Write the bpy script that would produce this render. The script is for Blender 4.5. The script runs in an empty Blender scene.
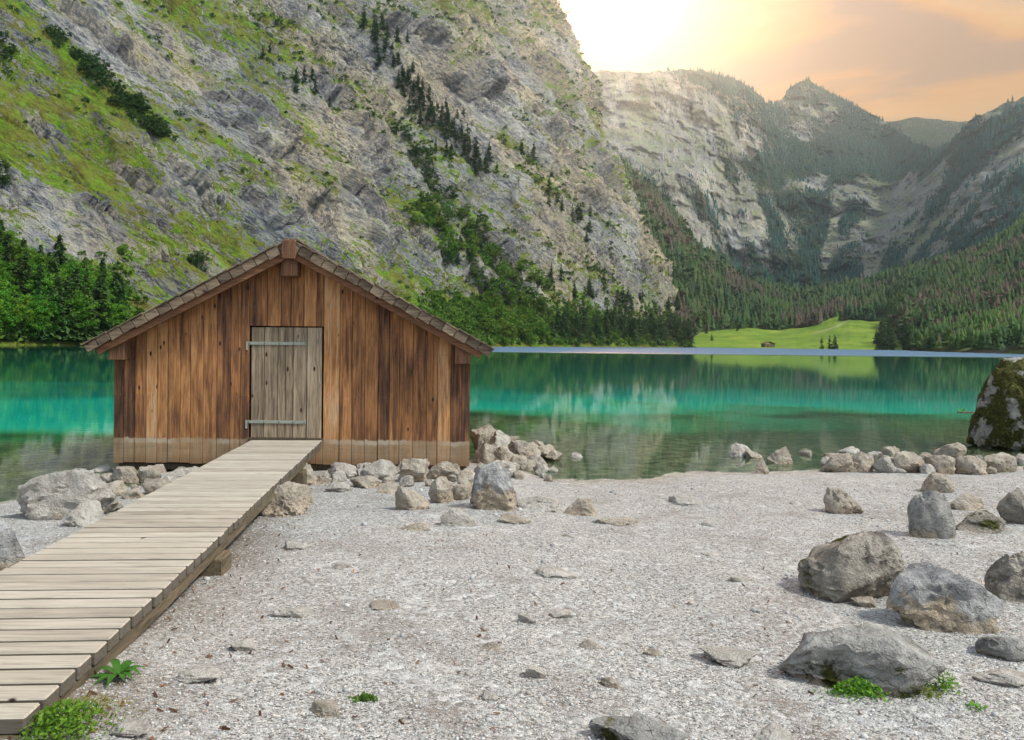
import bpy, bmesh, math, random
import numpy as np

SC = bpy.context.scene
COL = SC.collection
RNG = np.random.default_rng(7)
random.seed(7)

# ------------------------------------------------------------------ camera model
F, PX, PY, ROLL, CAMZ = 800.0, 465.0, 343.0, 0.010, 1.72
CR, SR = math.cos(ROLL), math.sin(ROLL)

def ray(px, py):
    dx, dy = px - PX, PY - py
    return np.array([(dx*CR - dy*SR)/F, 1.0, (dx*SR + dy*CR)/F])

def at(px, py, d):
    r = ray(px, py)
    return np.array([r[0]*d, d, CAMZ + r[2]*d])

def proj(P):
    a = F*P[:, 0]/P[:, 1]; b = F*(P[:, 2]-CAMZ)/P[:, 1]
    return PX + a*CR + b*SR, PY - (-a*SR + b*CR)

# ------------------------------------------------------------------ numpy noise
def _h(ix, iy, iz, seed):
    h = (ix.astype(np.uint32)*np.uint32(374761393) + iy.astype(np.uint32)*np.uint32(668265263)
         + iz.astype(np.uint32)*np.uint32(2147483647) + np.uint32((seed*144665) & 0xffffffff))
    h = (h ^ (h >> np.uint32(13)))*np.uint32(1274126177)
    h = (h ^ (h >> np.uint32(16)))*np.uint32(2246822519)
    return ((h ^ (h >> np.uint32(15))).astype(np.float64))/4294967295.0*2-1

def vn(x, y, z, seed=0):
    x, y, z = np.broadcast_arrays(np.asarray(x, float), np.asarray(y, float), np.asarray(z, float))
    fx, fy, fz = np.floor(x), np.floor(y), np.floor(z)
    ix, iy, iz = fx.astype(np.int64), fy.astype(np.int64), fz.astype(np.int64)
    u, v, w = x-fx, y-fy, z-fz
    u = u*u*u*(u*(u*6-15)+10); v = v*v*v*(v*(v*6-15)+10); w = w*w*w*(w*(w*6-15)+10)
    r = 0
    for a in (0, 1):
        for b in (0, 1):
            for c in (0, 1):
                r = r + _h(ix+a, iy+b, iz+c, seed)*(u if a else 1-u)*(v if b else 1-v)*(w if c else 1-w)
    return r

def fbm(x, y, z, o=4, seed=0):
    r, a, f, t = 0, 1.0, 1.0, 0
    for i in range(o):
        r = r + a*vn(x*f+i*17.3, y*f+i*5.1, z*f-i*9.7, seed+i); t += a; a *= .5; f *= 2.03
    return r/t

def ridged(x, y, z, o=4, seed=0):
    r, a, f, t = 0, 1.0, 1.0, 0
    for i in range(o):
        r = r + a*(1-np.abs(vn(x*f+i*7.7, y*f+i*3.1, z*f+i*2.3, seed+i))*2); t += a; a *= .5; f *= 2.1
    return r/t

def sst(x, a, b):
    t = np.clip((x-a)/(b-a), 0, 1); return t*t*(3-2*t)

# ------------------------------------------------------------------ object helpers
def tag(o, label=None, cat=None, group=None, kind=None):
    if label: o['label'] = label
    if cat: o['category'] = cat
    if group: o['group'] = group
    if kind: o['kind'] = kind
    return o

def empty(name, loc=(0, 0, 0), rz=0):
    o = bpy.data.objects.new(name, None); COL.objects.link(o)
    o.location = tuple(float(v) for v in loc); o.rotation_euler = (0, 0, rz); o.empty_display_size = .2
    return o

def make_mesh(name, V, Fs, mats, smooth=False, col=None, attrs=None, midx=None):
    V = np.asarray(V, np.float32)
    me = bpy.data.meshes.new(name)
    if isinstance(Fs, np.ndarray):
        n, k = Fs.shape
        me.vertices.add(len(V)); me.vertices.foreach_set('co', V.ravel())
        me.loops.add(n*k); me.loops.foreach_set('vertex_index', Fs.astype(np.int32).ravel())
        me.polygons.add(n); me.polygons.foreach_set('loop_start', np.arange(0, n*k, k, dtype=np.int32))
        me.update(calc_edges=True); me.validate()
    else:
        me.from_pydata(V.tolist(), [], Fs); me.update()
    if smooth: me.polygons.foreach_set('use_smooth', [True]*len(me.polygons))
    if col is not None:
        c = np.ones((len(V), 4), np.float32); c[:, :3] = col
        me.attributes.new('col', 'FLOAT_COLOR', 'POINT').data.foreach_set('color', c.ravel())
    for k, a in (attrs or {}).items():
        if k == 'uvw': me.attributes.new(k, 'FLOAT_VECTOR', 'POINT').data.foreach_set('vector', np.asarray(a, np.float32).ravel())
        else: me.attributes.new(k, 'FLOAT', 'POINT').data.foreach_set('value', np.asarray(a, np.float32).ravel())
    for m in (mats if isinstance(mats, (list, tuple)) else [mats]): me.materials.append(m)
    if midx is not None: me.polygons.foreach_set('material_index', np.asarray(midx, np.int32))
    return me

def add(name, me, parent=None, loc=(0, 0, 0)):
    o = bpy.data.objects.new(name, me); COL.objects.link(o)
    o.parent = parent; o.location = tuple(float(v) for v in loc)
    return o

class MB:
    """collects solid pieces for ONE mesh, with a random tone per piece"""
    def __init__(s): s.V = []; s.F = []; s.T = []
    def piece(s, V, Fs, tone=None):
        b = len(s.V); s.V += [tuple(map(float, v)) for v in V]; s.F += [[b+i for i in f] for f in Fs]
        t = random.random() if tone is None else tone
        s.T += [t]*len(V)
    def box(s, c, d, rot=None, tone=None, bev=0.0):
        bm = bmesh.new(); bmesh.ops.create_cube(bm, size=1)
        for v in bm.verts: v.co = (v.co.x*d[0], v.co.y*d[1], v.co.z*d[2])
        if bev: bmesh.ops.bevel(bm, geom=list(bm.edges), offset=bev, segments=1, affect='EDGES')
        bm.verts.index_update()
        V = np.array([v.co[:] for v in bm.verts])
        if rot is not None: V = V @ np.array(rot).T
        s.piece(V+np.array(c), [[v.index for v in f.verts] for f in bm.faces], tone); bm.free()
    def prism(s, poly, y0, y1, tone=None, bev=0.0):
        """polygon in (x,z) extruded from y0 to y1"""
        bm = bmesh.new()
        a = [bm.verts.new((p[0], y0, p[1])) for p in poly]; b = [bm.verts.new((p[0], y1, p[1])) for p in poly]
        n = len(poly); bm.faces.new(a); bm.faces.new(b[::-1])
        for i in range(n): bm.faces.new((a[i], b[i], b[(i+1) % n], a[(i+1) % n]))
        bmesh.ops.recalc_face_normals(bm, faces=list(bm.faces))
        if bev: bmesh.ops.bevel(bm, geom=list(bm.edges), offset=bev, segments=1, affect='EDGES')
        bm.verts.index_update()
        s.piece([v.co[:] for v in bm.verts], [[v.index for v in f.verts] for f in bm.faces], tone); bm.free()
    def build(s, name, mat, parent=None, loc=(0, 0, 0)):
        return add(name, make_mesh(name, s.V, s.F, mat, attrs={'tone': s.T}), parent, loc)

# ------------------------------------------------------------------ materials
class NT:
    def __init__(s, tree): s.t = tree
    def n(s, typ, ins=None, **kw):
        nd = s.t.nodes.new(typ)
        for k, v in kw.items(): setattr(nd, k, v)
        for k, v in (ins or {}).items():
            sk = nd.inputs[k]
            if hasattr(v, 'is_linked'): s.t.links.new(v, sk)
            else: sk.default_value = v
        return nd
    def math(s, op, a, b=0.0, c=0.0, clamp=False):
        return s.n('ShaderNodeMath', {0: a, 1: b, 2: c}, operation=op, use_clamp=clamp).outputs[0]
    def mix(s, f, a, b, blend='MIX'):
        nd = s.n('ShaderNodeMix', {0: f, 6: a, 7: b}, data_type='RGBA', blend_type=blend); return nd.outputs[2]
    def ramp(s, f, stops, interp='LINEAR'):
        nd = s.n('ShaderNodeValToRGB', {0: f}); nd.color_ramp.interpolation = interp
        e = nd.color_ramp.elements
        while len(e) < len(stops): e.new(.5)
        for el, (p, c) in zip(e, stops):
            el.position = p; el.color = (c, c, c, 1) if not hasattr(c, '__len__') else (*c, 1)
        return nd.outputs[0]
    def mapr(s, f, a, b, c=0.0, d=1.0):
        return s.n('ShaderNodeMapRange', {0: f, 1: a, 2: b, 3: c, 4: d}, interpolation_type='SMOOTHSTEP').outputs[0]
    def noise(s, vec, scale, detail=4, rough=.55, dist=0.0):
        return s.n('ShaderNodeTexNoise', {'Vector': vec, 'Scale': scale, 'Detail': detail, 'Roughness': rough, 'Distortion': dist}).outputs[0]
    def obj(s): return s.n('ShaderNodeTexCoord').outputs['Object']
    def map(s, vec, scale=(1, 1, 1), rot=(0, 0, 0), loc=(0, 0, 0)):
        return s.n('ShaderNodeMapping', {'Vector': vec, 'Scale': scale, 'Rotation': rot, 'Location': loc}).outputs[0]
    def attr(s, name, out='Fac'): return s.n('ShaderNodeAttribute', attribute_name=name).outputs[out]
    def sep(s, v): return s.n('ShaderNodeSeparateXYZ', {0: v}).outputs
    def bump(s, h, strength, dist, nrm=None):
        i = {'Height': h, 'Strength': strength, 'Distance': dist}
        if nrm is not None: i['Normal'] = nrm
        return s.n('ShaderNodeBump', i).outputs[0]

def material(name):
    m = bpy.data.materials.new(name); m.use_nodes = True
    m.node_tree.nodes.clear(); t = NT(m.node_tree)
    out = t.n('ShaderNodeOutputMaterial')
    return m, t, out

def finish(t, out, color, rough=.85, normal=None, spec=.3):
    i = {'Base Color': color, 'Roughness': rough, 'Specular IOR Level': spec}
    if normal is not None: i['Normal'] = normal
    b = t.n('ShaderNodeBsdfPrincipled', i); t.t.links.new(b.outputs[0], out.inputs[0]); return b

def rgba(c): return (*c, 1)

def mat_wood(name, cols, along='z', stain_tone=False, grain=1.0, bump=.4, dark=1.0, var=1.0, knot=.13, edge=0.0, tonew=.62):
    """weathered boards: per board tone, long grain, knots, patches"""
    m, t, out = material(name)
    p = t.obj(); tone = t.attr('tone')
    off = t.n('ShaderNodeCombineXYZ', {0: t.math('MULTIPLY', tone, 37.0), 1: t.math('MULTIPLY', tone, 11.0), 2: t.math('MULTIPLY', tone, 53.0)}).outputs[0]
    v = t.n('ShaderNodeVectorMath', {0: p, 1: off}, operation='ADD').outputs[0]
    k = {'z': (1, 1, .05), 'x': (.05, 1, 1), 'y': (1, .05, 1)}[along]
    g = t.map(v, k)
    fine = t.noise(g, 70*grain, 5, .6, .6)
    mid = t.noise(g, 16*grain, 4, .6, 1.2)
    big = t.noise(t.map(v, {'z': (1, 1, .35), 'x': (.35, 1, 1), 'y': (1, .35, 1)}[along]), 3.2, 4, .6, .4)
    a = t.math('ADD', t.math('ADD', .31-.5*tonew, t.math('MULTIPLY', tone, tonew)), t.math('MULTIPLY', t.math('SUBTRACT', mid, .5), 1.15*var))
    a = t.math('ADD', a, t.math('MULTIPLY', t.math('SUBTRACT', big, .5), 1.0*var))
    c = t.ramp(t.math('ADD', a, .12), cols)
    c = t.mix(t.math('MULTIPLY', t.ramp(fine, [(.36, 1.0), (.52, 0.0)]), dark), c, t.mix(.55, c, (.012, .008, .006, 1)))
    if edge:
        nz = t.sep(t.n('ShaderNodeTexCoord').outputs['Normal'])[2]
        c = t.mix(t.math('MULTIPLY', t.mapr(nz, .6, .2), edge), c, t.mix(fine, (.02, .017, .012, 1), (.12, .10, .075, 1)))  # side faces darkened: edge grime plus plank-gap shade put into the colour
    kn = t.n('ShaderNodeTexVoronoi', {'Vector': t.map(v, {'z': (1, .2, .42), 'x': (.42, .2, 1), 'y': (1, .42, .2)}[along]), 'Scale': 6.5}).outputs['Distance']
    c = t.mix(t.mapr(kn, knot, knot*.45), c, (.022, .010, .006, 1))
    if stain_tone:
        z = t.sep(p)[2]
        wob = t.math('ADD', z, t.math('MULTIPLY', t.math('SUBTRACT', t.noise(t.map(v, (3, 3, .3)), 3, 4), .5), .12))
        low = t.mapr(wob, .365, .335)
        pale = t.mix(t.noise(t.map(p, (1, 1, 9)), 3.0, 4), (.22, .145, .075, 1), (.38, .295, .19, 1))
        c = t.mix(t.math('MULTIPLY', low, t.mapr(t.noise(t.map(v, (2, 2, .5)), 2.2, 5), .3, .7, .5, .9)), c, pale)
        line = t.math('MULTIPLY', t.mapr(wob, .27, .30), t.mapr(wob, .355, .335))
        c = t.mix(t.math('MULTIPLY', line, t.mapr(t.noise(t.map(p, (1, 1, .2)), 1.3, 4), .4, .62, .0, .6)), c, (.46, .40, .31, 1))
        wet = t.mapr(wob, .16, .02)
        c = t.mix(t.math('MULTIPLY', wet, .55), c, (.17, .095, .045, 1))
    h = t.math('ADD', fine, t.math('MULTIPLY', mid, .7))
    finish(t, out, c, .82, t.bump(h, bump, .004), .25)
    return m

HUTW = mat_wood('boathouse_boards', [(0.0, (.05, .027, .018)), (.20, (.13, .060, .030)), (.43, (.29, .130, .050)), (.66, (.45, .220, .085)), (1.0, (.52, .34, .19))], 'z', True, dark=.85, var=1.05)
DOORW = mat_wood('door_boards', [(0.0, (.10, .078, .055)), (.4, (.25, .19, .125)), (.75, (.41, .325, .22)), (1, (.53, .44, .32))], 'z')
BARGE = mat_wood('barge_boards', [(0, (.08, .04, .024)), (.5, (.20, .095, .048)), (1, (.34, .175, .09))], 'x')
BEAMW = mat_wood('beam_ends', [(0, (.09, .045, .026)), (.5, (.19, .095, .05)), (1, (.30, .17, .10))], 'z')
TILEW = mat_wood('shingles', [(0, (.07, .052, .036)), (.45, (.16, .118, .078)), (.8, (.27, .205, .135)), (1, (.33, .26, .18))], 'x', grain=.6, bump=.8)
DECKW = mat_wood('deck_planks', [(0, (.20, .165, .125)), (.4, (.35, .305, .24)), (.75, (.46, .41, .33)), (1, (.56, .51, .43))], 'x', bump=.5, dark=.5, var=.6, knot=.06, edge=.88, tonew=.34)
STRW = mat_wood('stringers', [(0, (.06, .047, .03)), (.5, (.13, .10, .062)), (1, (.22, .175, .11))], 'y')

def simple(name, c1, c2, scale=20, rough=.6, metal=0.0):
    m, t, out = material(name)
    b = finish(t, out, t.mix(t.noise(t.obj(), scale, 4), rgba(c1), rgba(c2)), rough)
    b.inputs['Metallic'].default_value = metal
    return m
STRAP = simple('strap_metal', (.20, .22, .185), (.36, .38, .32), 25, .55, .25)
BOLT = simple('bolt_metal', (.10, .10, .10), (.2, .19, .17), 40, .5, .5)

def mat_leaf(name, hue_var=.16, trans=.35):
    m, t, out = material(name)
    c = t.attr('col', 'Color')
    r = t.n('ShaderNodeObjectInfo').outputs['Random']
    hs = t.n('ShaderNodeHueSaturation', {'Hue': t.math('ADD', .5-.025, t.math('MULTIPLY', r, .05)), 'Saturation': 1.0,
              'Value': t.math('ADD', 1-hue_var, t.math('MULTIPLY', t.math('FRACT', t.math('MULTIPLY', r, 7.3)), hue_var*2)), 'Color': c}).outputs[0]
    d = t.n('ShaderNodeBsdfPrincipled', {'Base Color': hs, 'Roughness': .7, 'Specular IOR Level': .2})
    tr = t.n('ShaderNodeBsdfTranslucent', {'Color': hs})
    mx = t.n('ShaderNodeMixShader', {0: trans, 1: d.outputs[0], 2: tr.outputs[0]})
    t.t.links.new(mx.outputs[0], out.inputs[0]); return m
LEAF = mat_leaf('foliage')
NEEDLE = mat_leaf('needles', .18, .2)
BARK = simple('bark', (.045, .035, .026), (.13, .10, .075), 9, .9)

def mat_rock(name, dark, mid, light, base, patina=.5, moss=0.0, crack=.22):
    """limestone boulder: grey patina above, clean tan stone low down, cracks, lichen specks, moss"""
    m, t, out = material(name)
    p = t.obj(); gen = t.n('ShaderNodeTexCoord').outputs['Generated']
    oi = t.n('ShaderNodeObjectInfo').outputs['Random']
    q = t.n('ShaderNodeVectorMath', {0: p, 1: t.n('ShaderNodeCombineXYZ', {0: t.math('MULTIPLY', oi, 31.0), 1: t.math('MULTIPLY', oi, 17.0), 2: oi}).outputs[0]}, operation='ADD').outputs[0]
    n1 = t.noise(q, 5, 8, .62, .3); n2 = t.noise(q, 22, 8, .65); n3 = t.noise(q, 90, 4, .6)
    up = t.ramp(n1, [(.28, dark), (.5, mid), (.72, light)])
    lo = t.ramp(n2, [(.3, tuple(x*.55 for x in base)), (.5, base), (.75, tuple(min(.62, x*1.35) for x in base))])
    z = t.sep(gen)[2]
    k = t.mapr(t.math('ADD', z, t.math('MULTIPLY', t.math('SUBTRACT', n1, .5), 1.5)), .62-patina, .86-patina)
    c = t.mix(k, lo, up)
    c = t.mix(t.ramp(n2, [(.34, .75), (.47, 0.0)]), c, t.mix(.6, c, rgba(tuple(x*.6 for x in dark))))
    c = t.mix(t.math('MULTIPLY', t.ramp(n3, [(.58, 0.0), (.72, 1.0)]), .45), c, rgba(tuple(min(.65, x*1.5) for x in light)))
    dq = t.n('ShaderNodeVectorMath', {0: t.map(q, (1, 1, 2.1), (.5, .3, 0)), 1: t.n('ShaderNodeTexNoise', {'Vector': q, 'Scale': 3.0, 'Detail': 5.0}).outputs['Color']}, operation='ADD').outputs[0]
    cr = t.n('ShaderNodeTexVoronoi', {'Vector': dq, 'Scale': 2.3}, feature='DISTANCE_TO_EDGE').outputs['Distance']
    cm = t.math('MULTIPLY', t.mapr(cr, .03, .004), crack)
    c = t.mix(cm, c, rgba(tuple(x*.28 for x in mid)))
    if moss:
        mm = t.math('MULTIPLY', t.mapr(t.math('ADD', t.noise(q, 2.6, 7, .65), t.math('MULTIPLY', cm, .08)), .66-moss*.22, .72-moss*.22), 1.0)
        mc = t.ramp(t.noise(q, 30, 6, .7), [(.3, (.018, .018, .006)), (.5, (.055, .055, .012)), (.7, (.15, .15, .028))])
        c = t.mix(mm, c, mc)
    h = t.math('ADD', t.math('ADD', n1, t.math('MULTIPLY', n2, .5)), t.math('MULTIPLY', n3, .14))
    h = t.math('SUBTRACT', h, t.math('MULTIPLY', cm, .35))
    finish(t, out, c, .9, t.bump(h, .9, .11), .2)
    return m
ROCK = {
 'grey': mat_rock('grey_limestone', (.10, .095, .088), (.30, .288, .26), (.54, .515, .47), (.36, .30, .22), .55, .4),
 'blue': mat_rock('blue_grey_limestone', (.11, .11, .11), (.31, .305, .29), (.53, .52, .48), (.38, .31, .22), .25, 0),
 'brown': mat_rock('brown_limestone', (.08, .07, .06), (.28, .25, .205), (.48, .43, .36), (.36, .29, .21), .6, .5),
 'tan': mat_rock('tan_limestone', (.23, .19, .145), (.36, .31, .245), (.50, .45, .37), (.43, .35, .26), .3, 0, .12),
 'pale': mat_rock('pale_limestone', (.28, .25, .21), (.43, .395, .34), (.56, .525, .465), (.42, .365, .29), .6, 0, .12),
 'mossy': mat_rock('mossy_limestone', (.15, .14, .125), (.34, .32, .28), (.55, .53, .48), (.30, .25, .19), .7, 1.05),
}

# ------------------------------------------------------------------ beach and lake bed
LAKE = -0.15
SXS = [-60, -20, -8, -5.2, -4.0, -2.5, 0, 0.6, 1.1, 1.8, 2.6, 3.0, 3.6, 4.6, 6, 8, 12, 30, 90]
SYS = [14, 7.5, 8.4, 9.2, 10.6, 12.0, 12.8, 12.4, 11.4, 11.0, 11.1, 11.6, 11.8, 12.1, 12.5, 12.7, 13.2, 15, 20]
def hground(X, Y):
    X = np.asarray(X, float); Y = np.asarray(Y, float)
    q = np.interp(X, SXS, SYS) + .18*vn(X*.9, 3.3, 0, 5) - Y
    land = np.interp(q, [0, .6, 2, 4, 7, 9, 14, 40], [0, .035, .12, .22, .34, .40, .50, 1.4])
    land = land + .22*np.exp(-((X+1.9)/1.2)**2-((Y-2.2)/1.7)**2)
    dep = np.interp(-q, [0, 2, 4.5, 8, 13, 18, 25, 40, 120], [0, .09, .32, 1.0, 2.6, 5, 9, 13, 14])
    dep = dep*(1+.55*vn(X*.22, Y*.3, 0, 15)+.25*vn(X*.7, Y*.9, 0, 16))
    return LAKE + np.where(q > 0, land, -dep)

def on_ground(px, py):
    d = 6.0
    for _ in range(40):
        r = ray(px, py); h = float(hground(r[0]*d, d)); nd = (h-CAMZ)/r[2]
        d = .5*d+.5*nd
    r = ray(px, py); return np.array([r[0]*d, d, float(hground(r[0]*d, d))])

def grid_faces(nr, nc):
    i = np.arange(nr-1)[:, None]*nc + np.arange(nc-1)[None, :]
    return np.stack([i, i+1, i+nc+1, i+nc], -1).reshape(-1, 4)

def mat_gravel():
    m, t, out = material('gravel_beach')
    p = t.obj()
    dist = t.n('ShaderNodeTexNoise', {'Vector': p, 'Scale': 42.0, 'Detail': 2.0}).outputs['Color']
    q = t.n('ShaderNodeVectorMath', {0: p, 1: t.n('ShaderNodeVectorMath', {0: dist, 1: (.015, .015, .015)}, operation='MULTIPLY').outputs[0]}, operation='ADD').outputs[0]
    v1 = t.n('ShaderNodeTexVoronoi', {'Vector': q, 'Scale': 105.0})
    v2 = t.n('ShaderNodeTexVoronoi', {'Vector': q, 'Scale': 30.0})
    r1 = t.sep(v1.outputs['Color'])[0]; r2 = t.sep(v2.outputs['Color'])[1]
    stone = t.ramp(r1, [(0, (.06, .055, .05)), (.2, (.185, .175, .158)), (.45, (.315, .302, .278)), (.8, (.42, .405, .375)), (1, (.58, .55, .50))])
    stone2 = t.ramp(r2, [(0, (.14, .12, .098)), (.3, (.31, .302, .285)), (.7, (.43, .425, .41)), (1, (.60, .58, .54))])
    sel = t.mapr(t.noise(p, 6, 3), .50, .62)
    c = t.mix(t.math('MULTIPLY', sel, .7), stone, stone2)
    big = t.noise(p, .7, 6, .6)
    c = t.mix(t.math('MULTIPLY', t.mapr(big, .42, .68), .3), c, t.mix(.4, c, (.58, .54, .47, 1)))
    dirt = t.math('MULTIPLY', t.mapr(t.noise(p, 1.6, 8, .72), .50, .68), .6)
    dirt = t.math('MAXIMUM', dirt, t.attr('dirt'))
    sp = t.mapr(t.noise(p, 38, 4, .7), .36, .52)
    c = t.mix(t.math('MULTIPLY', dirt, sp), c, t.mix(t.noise(p, 60, 2), (.085, .065, .048, 1), (.20, .16, .12, 1)))
    # bed of the lake: brown-olive algae on the stones
    wet = t.attr('wet')
    c = t.mix(wet, c, t.mix(.5, c, (.20, .16, .085, 1)))
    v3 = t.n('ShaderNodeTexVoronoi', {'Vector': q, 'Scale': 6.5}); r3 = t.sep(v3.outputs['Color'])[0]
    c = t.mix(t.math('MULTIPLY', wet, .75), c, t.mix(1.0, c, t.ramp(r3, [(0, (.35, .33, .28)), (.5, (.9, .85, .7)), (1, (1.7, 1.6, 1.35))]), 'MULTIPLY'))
    h = t.math('ADD', t.math('MULTIPLY', t.math('SUBTRACT', 1.0, v1.outputs['Distance']), .7), t.math('SUBTRACT', 1.0, v2.outputs['Distance']))
    finish(t, out, c, .88, t.bump(h, .9, .012), .25)
    return m

def spaced(pts):
    out = []
    for (a, b, n) in pts: out.append(np.linspace(a, b, n, endpoint=False))
    return np.unique(np.concatenate(out + [np.array([pts[-1][1]])]))

gx = spaced([(-90, -12, 40), (-12, -7, 60), (-7, 9, 480), (9, 14, 60), (14, 120, 40)])
gy = spaced([(-40, 1.5, 40), (1.5, 8, 280), (8, 15, 200), (15, 30, 60), (30, 150, 40)])
GX, GY = np.meshgrid(gx, gy)
GZ = hground(GX, GY)
GZ = GZ + .022*fbm(GX*1.1, GY*1.1, 0, 5, 11) + .006*fbm(GX*9, GY*9, 0, 3, 21)
qq = np.interp(GX, SXS, SYS) - GY
def walk_right(Y): return -2.68 + (11.2-Y)*(1.13/8.66)
dirt = 1.0*sst(GX, walk_right(GY)-.15, walk_right(GY)+.05)*(1-sst(GX, walk_right(GY)+.12, walk_right(GY)+.95))*(GY < 10.5)
dirt = dirt*(.6+.8*fbm(GX*2, GY*2, 0, 3, 4).clip(-.5, .5))
beach = add('beach', make_mesh('beach', np.stack([GX, GY, GZ], -1).reshape(-1, 3), grid_faces(len(gy), len(gx)), mat_gravel(), True,
            attrs={'dirt': dirt.clip(0, 1), 'wet': sst(-(GZ-LAKE), -.05, .04)}))
tag(beach, kind='structure', label='pale gravel beach sloping down into the lake', cat='beach')

# ------------------------------------------------------------------ lake
def mat_water():
    m, t, out = material('lake_water')
    p = t.obj(); dep = t.attr('depth'); wind = t.attr('wind')
    rip = t.noise(t.map(p, (.55, 1.6, 1)), 2.2, 3, .5, .4)
    rip2 = t.noise(t.map(p, (.5, 1.5, 1)), 9.0, 2, .5)
    h = t.math('ADD', rip, t.math('MULTIPLY', rip2, .22))
    nrm = t.bump(h, 1.0, t.math('ADD', .0011, t.math('MULTIPLY', wind, .05)))
    fr = t.n('ShaderNodeFresnel', {'IOR': 1.33, 'Normal': nrm}).outputs[0]
    gl = t.n('ShaderNodeBsdfGlossy', {'Color': (.93, .95, .95, 1), 'Roughness': t.math('ADD', .010, t.math('MULTIPLY', wind, .34)), 'Normal': nrm})
    patch = t.math('MULTIPLY', t.math('SUBTRACT', t.noise(t.map(p, (.4, 1, 1)), .3, 5), .5), 2.4)
    dp = t.math('ADD', dep, t.math('MULTIPLY', patch, t.math('MINIMUM', dep, 1.0)))
    deepc = t.ramp(t.math('MULTIPLY', dp, 1/9.0), [(0, (.12, .19, .08)), (.10, (.05, .36, .15)), (.22, (.003, .37, .245)), (.45, (.0, .275, .205)), (1.0, (.004, .115, .075))])
    df = t.n('ShaderNodeBsdfDiffuse', {'Color': deepc})
    tr = t.n('ShaderNodeBsdfRefraction', {'Color': (.74, .93, .76, 1), 'IOR': 1.33, 'Roughness': 0.0, 'Normal': nrm})
    body = t.n('ShaderNodeMixShader', {0: t.mapr(dp, .12, 2.0), 1: tr.outputs[0], 2: df.outputs[0]})
    wd = t.n('ShaderNodeBsdfDiffuse', {'Color': (.085, .145, .21, 1)})  # sky reflection of the ruffled far band, painted as diffuse blue
    body2 = t.n('ShaderNodeMixShader', {0: wind, 1: body.outputs[0], 2: wd.outputs[0]})
    f2 = t.math('MULTIPLY', fr, t.math('SUBTRACT', 1.0, t.math('MULTIPLY', wind, .93)))
    mx = t.n('ShaderNodeMixShader', {0: f2, 1: body2.outputs[0], 2: gl.outputs[0]})
    t.t.links.new(mx.outputs[0], out.inputs[0])
    return m
wx = spaced([(-900, -40, 30), (-40, 40, 160), (40, 1100, 60)])
wy = spaced([(5, 40, 140), (40, 120, 40), (120, 240, 60), (240, 900, 50)])
WX, WY = np.meshgrid(wx, wy)
wdep = np.maximum(0, LAKE - hground(WX, WY)); wdep = np.maximum(wdep, 13*sst(WY, 21, 46))
edge = 165 + 18*vn(WX*.01, WY*.01, 0, 3)
wind = sst(WY, edge-12, edge+25)*sst(WX/np.maximum(WY, 1), -.05, .03)
lake = add('lake', make_mesh('lake', np.stack([WX, WY, np.full_like(WX, LAKE)], -1).reshape(-1, 3), grid_faces(len(wy), len(wx)), mat_water(), True,
           attrs={'depth': wdep, 'wind': wind}))
tag(lake, kind='structure', label='clear turquoise mountain lake', cat='lake')

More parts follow.
